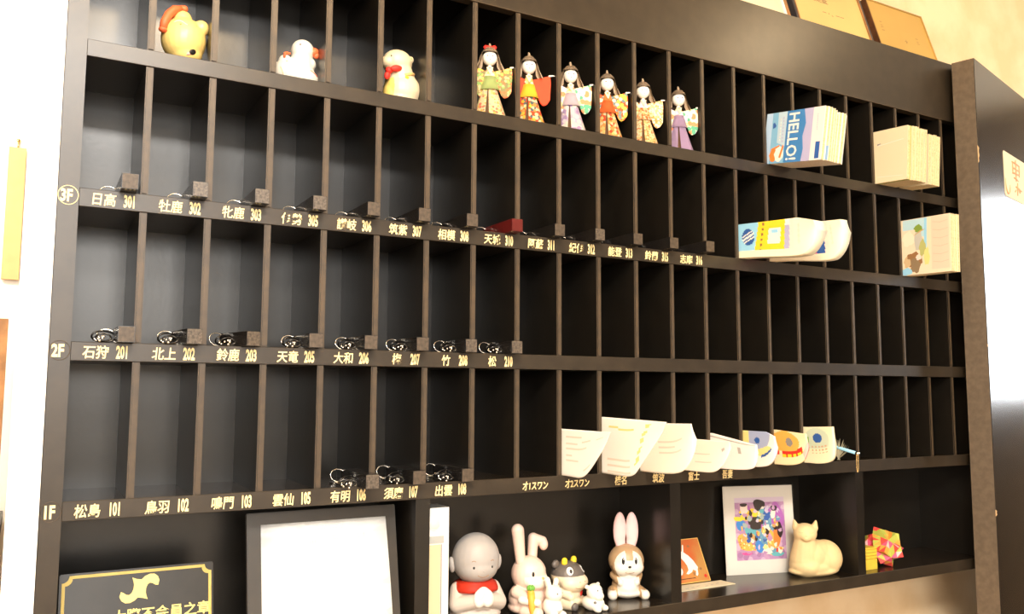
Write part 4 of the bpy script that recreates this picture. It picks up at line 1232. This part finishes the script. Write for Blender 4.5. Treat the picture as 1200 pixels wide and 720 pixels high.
b2, tr2 = blob('young_rabbit', t, [('e', (0.006, -0.062, 0.020), (0.021, 0.020, 0.022)), ('e', (0.006, -0.066, 0.046), (0.0185, 0.018, 0.017)), ('c', (-0.002, -0.060, 0.058), (-0.006, -0.058, 0.074), 0.0058, 0.0066), ('c', (0.014, -0.062, 0.058), (0.018, -0.062, 0.070), 0.0052, 0.0058),
    ('e', (0.006, -0.078, 0.018), (0.010, 0.008, 0.007)), ('e', (-0.006, -0.078, 0.006), (0.008, 0.010, 0.006)), ('e', (0.018, -0.078, 0.006), (0.008, 0.010, 0.006))], WHT)
for ex in (-0.002, 0.014):
    o = stud('eye', t, tr2, (ex, -0.3, 0.049), (0, 1, 0), 0.0014, 0.0020, 0.0008, M['black'])

# ox with its calf
GRY = mat('dark_grey_vinyl', (0.115, 0.098, 0.086), 0.42, 0.45)
CRM = mat('cream_vinyl', (0.70, 0.59, 0.42), 0.42, 0.45)
t = thing('ox_figurine', 'squat cream and grey cow figurine with yellow horns, its calf at the front', 'figurine', (0.972, 0.098, ZE), R(16))
def paint_o(c, n):
    if c.z > 0.066 + 0.10 * max(0, -c.y - 0.030): return 1
    if c.x < -0.024 and c.z < 0.045 and c.y > -0.012: return 1
    return 0
b, tr = blob('body', t, [('e', (0, 0, 0.030), (0.036, 0.034, 0.032)), ('e', (0, 0, 0.012), (0.039, 0.036, 0.014)), ('e', (0, -0.004, 0.064), (0.0365, 0.036, 0.030)), ('e', (0, -0.022, 0.052), (0.036, 0.026, 0.021)),
    ('c', (-0.024, -0.010, 0.010), (-0.022, -0.036, 0.009), 0.013, 0.0105), ('c', (0.024, -0.010, 0.010), (0.022, -0.036, 0.009), 0.013, 0.0105), ('c', (-0.030, -0.002, 0.036), (-0.024, -0.034, 0.026), 0.010, 0.008)], [CRM, GRY], paint_o)
for sg in (-1, 1):
    blob('ear', t, [('e', (0.029 * sg, 0.004, 0.089), (0.0105, 0.0065, 0.0095), (0, 0.3 * sg, 0))], GRY)
    bm = bmesh.new(); tube(bm, [(0.014 * sg, -0.008, 0.088), (0.015 * sg, -0.009, 0.096)], [0.0068, 0.0060], 12); ell(bm, (0.015 * sg, -0.009, 0.0965), 0.0062)
    fin('horn', bm, M['yellow'], t, True)
    stud('eye_white', t, tr, (0.020 * sg, -0.3, 0.078), (0, 1, 0), 0.0075, 0.0095, 0.0012, M['white'])
    stud('eye', t, tr, (0.019 * sg, -0.3, 0.077), (0, 1, 0), 0.0040, 0.0060, 0.0022, M['black'])
    stud('nostril', t, tr, (0.008 * sg, -0.3, 0.056), (0, 1, 0), 0.0016, 0.0012, 0.0008, M['brown'])
    blob('hoof', t, [('e', (0.022 * sg, -0.043, 0.0075), (0.0095, 0.007, 0.0090))], GRY)
stud('red_tag', t, tr, (-0.050, -0.3, 0.030), (0.24, 1, 0), 0.0072, 0.0085, 0.003, M['red'])
surfline('smile', t, tr, [((k - 6) * 0.0030, -0.3, 0.046 - 0.004 * math.cos((k - 6) * 0.22)) for k in range(13)], (0, 1, 0), 0.0006, M['brown'])
b2, tr2 = blob('calf', t, [('e', (0.010, -0.066, 0.015), (0.021, 0.026, 0.016)), ('e', (0.008, -0.072, 0.038), (0.0175, 0.017, 0.018)), ('e', (0.008, -0.084, 0.031), (0.0125, 0.009, 0.009)), ('e', (-0.010, -0.066, 0.050), (0.006, 0.004, 0.005)), ('e', (0.026, -0.066, 0.050), (0.006, 0.004, 0.005)),
    ('e', (0.000, -0.086, 0.006), (0.008, 0.010, 0.0065)), ('e', (0.022, -0.086, 0.006), (0.008, 0.010, 0.0065))], WHT)
for ex in (0.001, 0.015):
    stud('eye', t, tr2, (ex, -0.3, 0.044), (0, 1, 0), 0.0014, 0.0018, 0.0008, M['black'])
stud('spot', t, tr2, (-0.004, -0.3, 0.020), (0, 1, 0), 0.0035, 0.0030, 0.0008, GRY)

# brown and white rabbit with tall pink ears
TAN = mat('tan_vinyl', (0.46, 0.29, 0.15), 0.42, 0.45)
t = thing('rabbit_figurine', 'tan and white sitting rabbit figurine with tall upright pink ears', 'figurine', (1.133, 0.100, ZE), R(-24))
def paint_b(c, n):
    if c.z > 0.110: return 0
    if c.z > 0.047:
        m_ = ((c.x / 0.032) ** 2 + ((c.z - 0.074) / 0.032) ** 2)
        return 1 if (c.y < -0.010 and m_ < 1 and not (abs(c.x) < 0.008 and c.z > 0.086)) else 0
    if c.y < -0.018 and abs(c.x) < 0.024: return 1
    if abs(c.x) > 0.028 and c.z < 0.020 and c.y < -0.012: return 1
    return 0
b, tr = blob('body', t, [('e', (0, 0, 0.026), (0.032, 0.030, 0.030)), ('e', (0, -0.008, 0.022), (0.026, 0.026, 0.024)), ('e', (0, 0, 0.012), (0.036, 0.034, 0.014)), ('e', (0, -0.002, 0.048), (0.026, 0.024, 0.020)), ('e', (0, -0.003, 0.080), (0.0400, 0.0370, 0.0365)), ('e', (-0.012, -0.020, 0.068), (0.024, 0.020, 0.018)), ('e', (0.012, -0.020, 0.068), (0.024, 0.020, 0.018)),
    ('c', (-0.028, -0.002, 0.048), (-0.018, -0.024, 0.036), 0.0095, 0.0080), ('c', (0.028, -0.002, 0.048), (0.018, -0.024, 0.036), 0.0095, 0.0080),
    ('c', (-0.030, 0.000, 0.012), (-0.036, -0.026, 0.0095), 0.0125, 0.0115), ('c', (0.030, 0.000, 0.012), (0.036, -0.026, 0.0095), 0.0125, 0.0115)], [TAN, WHT], paint_b)
for sg in (-1, 1):
    def paint_e(c, n, sg=sg): return 1 if n.y < -0.30 else 0
    blob('ear', t, [('e', (0.0140 * sg, -0.001, 0.146), (0.0150, 0.0085, 0.0400), (0, -0.02 * sg, 0)), ('e', (0.0120 * sg, 0, 0.118), (0.0115, 0.008, 0.022))], [TAN, flat('ear_pink', (0.80, 0.52, 0.50), 0.5)], paint_e)
    stud('eye_white', t, tr, (0.0145 * sg, -0.3, 0.085), (0, 1, 0), 0.0075, 0.0115, 0.0010, M['white'])
    stud('eye', t, tr, (0.0140 * sg, -0.3, 0.084), (0, 1, 0), 0.0045, 0.0090, 0.0018, M['black'])
    stud('eye_glint', t, tr, (0.0130 * sg, -0.3, 0.088), (0, 1, 0), 0.0014, 0.0022, 0.0045, M['white'])
stud('nose', t, tr, (0.0, -0.3, 0.0715), (0, 1, 0), 0.0040, 0.0030, 0.0020, M['black'])
surfline('mouth', t, tr, [((k - 5) * 0.0020, -0.3, 0.0600 - 0.0028 * math.cos((k - 5) * 0.3)) for k in range(11)], (0, 1, 0), 0.0006, M['brown'])

# orange picture board and the card lying before it
t = thing('picture_board', 'small orange board with a white hopping rabbit, leaning behind the divider', 'picture', (1.286, 0.130, ZE + 0.0018))
TP = Matrix.Rotation(-R(26), 4, 'X')
M['gold_board'] = mat('orange_gold_board', (0.48, 0.23, 0.06), 0.5, 0.4, col2=(0.54, 0.12, 0.03), vscale=16)
bm = bmesh.new(); box(bm, (0, 0, 0), (0.123, 0.003, 0.104)); bm.transform(TP); fin('board', bm, M['gold_board'], t)
bm = bmesh.new()
for a, c in (((-0.0006, -0.0008, 0), (0.0012, 0.0036, 0.104)), ((0.1218, -0.0008, 0), (0.1236, 0.0036, 0.104)), ((0, -0.0008, 0.1028), (0.123, 0.0036, 0.1046)), ((0, -0.0008, -0.0006), (0.123, 0.0036, 0.0012))):
    box(bm, a, c)
bm.transform(TP); fin('gold_rim', bm, flat('rim_gold', (0.72, 0.44, 0.12), 0.4), t)
fr = ((0, 0, 0), (1, 0, 0), (0, 0, 1))
rb = [(0.052, 0.078), (0.056, 0.074), (0.064, 0.076), (0.070, 0.070), (0.078, 0.064), (0.088, 0.052), (0.094, 0.040), (0.097, 0.034), (0.094, 0.030), (0.092, 0.018), (0.088, 0.014), (0.084, 0.016), (0.088, 0.026), (0.080, 0.030), (0.074, 0.024), (0.062, 0.020), (0.056, 0.022), (0.066, 0.030), (0.066, 0.040), (0.060, 0.052), (0.052, 0.062), (0.048, 0.070)]
sh = [(M['white'], rb), (M['white'], [(0.055, 0.076), (0.054, 0.092), (0.057, 0.094), (0.060, 0.077)]), (M['white'], [(0.063, 0.076), (0.069, 0.091), (0.072, 0.090), (0.067, 0.074)]),
      (M['white'], disc(0.034, 0.030, 0.014, 0.012)), (M['purple'], disc(0.030, 0.046, 0.010, 0.010)), (M['dark_hair'], disc(0.0545, 0.0705, 0.0012)), (M['dark_hair'], [(0.020, 0.0095), (0.080, 0.0095), (0.080, 0.011), (0.020, 0.0105)]),
      (M['brown'], disc(0.104, 0.030, 0.004, 0.003)), (M['brown'], disc(0.080, 0.020, 0.003, 0.004)), (M['brown'], disc(0.086, 0.086, 0.004, 0.003)), (M['red'], disc(0.112, 0.012, 0.004, 0.004))]
o = printo('print', fr, sh, t, 0.0003); o.data.transform(TP)

t = thing('greeting_card', 'cream card lying flat on the shelf before the orange board', 'card', (1.245, 0.074, ZE + 0.0003))
bm = bmesh.new(); prism(bm, [(0, 0), (0.192, 0.001), (0.187, 0.046), (0, 0.046)], ((0, 0, 0), (1, 0, 0), (0, 1, 0)), 0.0014); fin('sheet', bm, M['paper_cream'], t)
o = printo('print', ((0, 0, 0.0014), (1, 0, 0), (0, 1, 0)), [(M['ink'], [(0.050 + k * 0.02, 0.012 + 0.004 * (k % 3)), (0.060 + k * 0.02, 0.014 + 0.004 * (k % 3)), (0.059 + k * 0.02, 0.016 + 0.004 * (k % 3)), (0.049 + k * 0.02, 0.0142 + 0.004 * (k % 3))]) for k in range(6)], t, 0.0002)

# colour print in a clear sleeve, on a white mount
PR = R(-14.5)
t = thing('mounted_print', 'colourful print of robed figures on white mount in clear sleeve, behind the cat', 'picture', (1.4865, 0.1563, ZE), PR)
TP = Matrix.Rotation(-R(3.6), 4, 'X')
VW, VH = 0.198, 0.217
bm = bmesh.new(); box(bm, (0, 0, 0), (VW, 0.002, VH)); bm.transform(TP); fin('mount', bm, flat('mount_white', (0.66, 0.61, 0.53), 0.7), t)
def bl(c, ru, rv, n=16, w=0.16, ph=0.0):
    return [(c[0] + ru * math.cos(2 * math.pi * k / n) * (1 + w * math.sin(3 * 2 * math.pi * k / n + ph)), c[1] + rv * math.sin(2 * math.pi * k / n) * (1 + w * math.cos(2 * 2 * math.pi * k / n + ph))) for k in range(n)]
M['robe_pattern'] = floral('patterned_robe_print', (0.82, 0.42, 0.08), [(0.84, 0.66, 0.24), (0.70, 0.20, 0.06), (0.84, 0.74, 0.50)], 150, 0.4)
M['blue_pattern'] = floral('patterned_blue_print', (0.14, 0.30, 0.40), [(0.50, 0.62, 0.56), (0.06, 0.12, 0.34), (0.70, 0.66, 0.50)], 150, 0.4)
M['lilac_ground'] = floral('lilac_ground_print', (0.44, 0.24, 0.40), [(0.56, 0.38, 0.50), (0.36, 0.18, 0.32), (0.50, 0.28, 0.42)], 60, 0.5)
u0_, v0_, u1_, v1_ = 0.031, 0.034, 0.172, 0.188
sh = [(M['lilac_ground'], [(u0_, v0_), (u1_, v0_), (u1_, v1_), (u0_, v1_)]),
      (flat('print_pale_lilac', (0.62, 0.50, 0.60)), [(u0_, 0.176), (u1_, 0.176), (u1_, v1_), (u0_, v1_)]),
      (M['blue_pattern'], bl((0.122, 0.134), 0.034, 0.034, ph=1)), (M['purple'], bl((0.150, 0.138), 0.018, 0.036, ph=2)), (M['yellow'], bl((0.070, 0.146), 0.026, 0.018)),
      (M['skin_print'], bl((0.058, 0.160), 0.012, 0.012, w=0.05)), (M['skin_print'], bl((0.108, 0.160), 0.010, 0.013, w=0.05)), (M['dark_hair'], bl((0.100, 0.168), 0.016, 0.017, ph=0.5)), (M['skin_print'], bl((0.110, 0.156), 0.006, 0.008, w=0.05)),
      (M['dark_hair'], bl((0.056, 0.170), 0.010, 0.005)), (M['deep_blue'], bl((0.118, 0.146), 0.014, 0.016, ph=1.5)), (M['skin_print'], bl((0.138, 0.148), 0.008, 0.016)), (M['dark_hair'], bl((0.142, 0.160), 0.009, 0.008)),
      (M['robe_pattern'], bl((0.062, 0.078), 0.028, 0.024, ph=0.7)), (M['robe_pattern'], bl((0.128, 0.076), 0.020, 0.030, ph=2.1)), (M['teal'], bl((0.080, 0.104), 0.026, 0.012, ph=1.1)), (M['blue_pattern'], bl((0.100, 0.082), 0.018, 0.028, ph=2.5)),
      (M['dark_hair'], bl((0.088, 0.124), 0.021, 0.019, ph=0.2)), (M['blue'], bl((0.046, 0.120), 0.013, 0.014, w=0.08)), (M['yellow'], bl((0.040, 0.136), 0.014, 0.006, ph=1)), (M['orange'], bl((0.146, 0.086), 0.010, 0.022, ph=1.6)),
      (M['dark_hair'], bl((0.156, 0.106), 0.008, 0.018, ph=2.6)), (M['skin_print'], bl((0.118, 0.058), 0.018, 0.012, ph=0.9)), (M['blue'], bl((0.096, 0.066), 0.012, 0.014, ph=2.2)), (M['red'], bl((0.150, 0.056), 0.010, 0.006, ph=0.3)),
      (M['skin_print'], bl((0.120, 0.112), 0.010, 0.010)), (M['teal'], bl((0.146, 0.046), 0.018, 0.006)), (M['magenta'], bl((0.060, 0.050), 0.014, 0.004))]
rq = random.Random(3)
pal = [M['robe_pattern'], M['blue_pattern'], M['dark_hair'], M['yellow_ink'], M['teal'], M['print_pale_lilac'], M['lilac_ground'], M['purple'], flat('print_ochre', (0.60, 0.34, 0.10)), M['deep_blue'], M['robe_pattern'], flat('print_grey_green', (0.34, 0.40, 0.34)), M['skin_print']]
for k in range(70):
    sh.append((rq.choice(pal), bl((rq.uniform(0.046, 0.158), rq.uniform(0.050, 0.166)), rq.uniform(0.0025, 0.0075), rq.uniform(0.002, 0.0085), n=9, w=0.3, ph=rq.uniform(0, 6))))
o = printo('print', fr, sh, t, 0.00006); o.data.transform(TP)
def clear(name):
    mt = bpy.data.materials.new(name); mt.use_nodes = True
    nt = mt.node_tree; nt.nodes.clear()
    ou = nt.nodes.new('ShaderNodeOutputMaterial'); mx = nt.nodes.new('ShaderNodeMixShader'); tb = nt.nodes.new('ShaderNodeBsdfTransparent'); gl = nt.nodes.new('ShaderNodeBsdfGlossy'); fz = nt.nodes.new('ShaderNodeFresnel')
    gl.inputs['Roughness'].default_value = 0.12
    fz.inputs[0].default_value = 1.4
    nt.links.new(fz.outputs[0], mx.inputs[0]); nt.links.new(tb.outputs[0], mx.inputs[1]); nt.links.new(gl.outputs[0], mx.inputs[2]); nt.links.new(mx.outputs[0], ou.inputs[0])
    return mt
bm = bmesh.new()
n = 10
g = [[bm.verts.new((-0.0015 + (VW + 0.003) * i / n, -0.0042 - 0.0012 * noise.noise((i * 0.9, j * 0.8, 1.0)), -0.0 + (VH + 0.003) * j / n)) for j in range(n + 1)] for i in range(n + 1)]
for i in range(n):
    for j in range(n):
        bm.faces.new((g[i][j], g[i + 1][j], g[i + 1][j + 1], g[i][j + 1])).smooth = True
bm.transform(TP)
fin('clear_sleeve', bm, clear('clear_plastic'), t)

# cream clay cat lying with raised head
CAT = mat('cream_unglazed_clay', (0.70, 0.52, 0.27), 0.6, 0.35, var=0.10, vscale=25)
t = thing('cat_figurine', 'plain cream clay cat lying with raised head, in front of the colourful print', 'figurine', (1.690, 0.062, ZE), R(-8))
b, tr = blob('body', t, [('e', (0.012, 0, 0.036), (0.066, 0.040, 0.040)), ('e', (0.036, 0, 0.040), (0.042, 0.042, 0.044)), ('e', (-0.030, -0.004, 0.026), (0.038, 0.040, 0.030)), ('c', (-0.032, -0.004, 0.040), (-0.036, -0.012, 0.092), 0.036, 0.025), ('e', (0.004, 0, 0.056), (0.050, 0.034, 0.030)), ('e', (-0.014, -0.002, 0.046), (0.046, 0.039, 0.042)), ('e', (-0.010, 0.0, 0.022), (0.056, 0.043, 0.024)),
    ('e', (0.0, 0, 0.012), (0.072, 0.042, 0.015)), ('e', (-0.036, -0.014, 0.106), (0.0285, 0.0285, 0.025)), ('e', (-0.0475, -0.031, 0.098), (0.013, 0.013, 0.010)),
    ('c', (-0.052, 0.000, 0.119), (-0.056, 0.002, 0.136), 0.0100, 0.0035), ('c', (-0.017, -0.025, 0.119), (-0.013, -0.027, 0.136), 0.0100, 0.0035)], CAT, smooth=16)
FD, SD = Vector((-0.56, -0.83, 0)), Vector((0.83, -0.56, 0))
hc = Vector((-0.036, -0.014, 0)) + FD * 0.2
def hp(a, z): q = hc + SD * a; return (q.x, q.y, z)
flat('clay_shadow', (0.55, 0.38, 0.18), 0.6)
surfline('mouth', t, tr, [hp((k - 5) * 0.0016, 0.0945 - 0.002 * math.cos((k - 5) * 0.4)) for k in range(11)], -FD, 0.0006, M['clay_shadow'])
stud('nose', t, tr, hp(0, 0.1035), -FD, 0.0036, 0.0024, 0.0018, CAT)
for ex in (-0.0125, 0.0125):
    surfline('eye_line', t, tr, [hp(ex + (k - 3) * 0.0018, 0.1115 - 0.0014 * math.cos((k - 3) * 0.5)) for k in range(7)], -FD, 0.0005, M['clay_shadow'])

# folded paper ball
t = thing('origami_ball', 'spiky folded-paper ball in orange, green and pink beside the yellow box', 'ornament', (1.945, 0.054, ZE))
bm = bmesh.new()
bmesh.ops.create_icosphere(bm, subdivisions=1, radius=0.0430)
bm.transform(Euler((0.25, 0.35, 0.2)).to_matrix().to_4x4())
cols = [flat('ori_orange', (0.80, 0.34, 0.06)), flat('ori_green', (0.42, 0.46, 0.08)), flat('ori_pink', (0.80, 0.10, 0.20)), flat('ori_pale_pink', (0.84, 0.48, 0.44)), flat('ori_red', (0.70, 0.06, 0.05))]
faces = list(bm.faces)
for f in faces:
    n_ = f.normal.copy(); c = f.calc_center_median()
    tip = bm.verts.new(c + n_ * 0.0215)
    vs = list(f.verts)
    mids = []
    bm.faces.remove(f)
    for k in range(3):
        a, b_ = vs[k], vs[(k + 1) % 3]
        mid = (a.co + b_.co) / 2
        mv = bm.verts.new(mid + (tip.co - mid) * 0.0)
        bm.verts.remove(mv)
        va, vb2 = bm.verts.new(a.co.lerp(tip.co, 0.5)), bm.verts.new(b_.co.lerp(tip.co, 0.5))
        vm = bm.verts.new(mid)
        top = tip.co.z > 0.012
        for tri in ((a, vm, va), (vm, b_, vb2), (va, vm, vb2), (va, vb2, tip)):
            bm.faces.new(tri).material_index = random.choice([0, 1, 0, 1, 4] if top else [2, 3, 1, 4, 0])
bmesh.ops.remove_doubles(bm, verts=bm.verts, dist=0.0002)
zm = min(v.co.z for v in bm.verts)
bm.transform(Matrix.Translation((0, 0, -zm)))
fin('folded_paper', bm, cols, t)

# small yellow box
t = thing('yellow_box', 'small ribbed yellow box standing between the divider and the paper ball', 'box', (1.8480, 0.034, ZE))
bm = bmesh.new()
zs = [0.0, 0.004, 0.026, 0.0275, 0.034, 0.0355, 0.042, 0.0435, 0.050, 0.0515, 0.055]
for k in range(len(zs) - 1):
    ins = 0.0022 if k in (2, 4, 6, 8) else 0.0
    box(bm, (ins, ins, zs[k]), (0.046 - ins, 0.040 - ins, zs[k + 1]))
bmesh.ops.remove_doubles(bm, verts=bm.verts, dist=0.00001)
fin('body', bm, mat('mustard_yellow_card', (0.72, 0.50, 0.05), 0.5, 0.4, var=0.1, vscale=60), t)
boxo('lid_cord', (-0.0004, -0.0006, 0.0430), (0.0464, 0.0404, 0.0440), flat('box_green', (0.42, 0.40, 0.05)), t)

# ceiling lamps (the room's own downlights)
for i, (x, y) in enumerate(((0.30, -1.05), (2.45, -0.95))):
    t = thing('ceiling_lamp', 'small round warm ceiling lamp near the rack, %s' % ('nearest the white pillar' if i == 0 else 'nearest the black panel'), 'lamp', (x, y, 2.93), 0, 'ceiling lamps')
    bm = bmesh.new(); lathe(bm, [(0.0001, 0.07), (0.09, 0.07), (0.09, 0.055), (0.03, 0.05), (0.025, 0.02)], 28)
    fin('canopy', bm, M['white'], t, True)
t = thing('ceiling_panel', 'rectangular white ceiling light panel in front of the rack', 'lamp', (-0.15, -2.45, 2.95), 0)
bm = bmesh.new()
for a, c in (((-0.62, -0.34, 0), (-0.58, 0.34, 0.05)), ((0.58, -0.34, 0), (0.62, 0.34, 0.05)), ((-0.58, -0.34, 0), (0.58, -0.30, 0.05)), ((-0.58, 0.30, 0), (0.58, 0.34, 0.05)), ((-0.58, -0.30, 0.03), (0.58, 0.30, 0.05))):
    box(bm, a, c)
fin('frame', bm, M['white'], t)
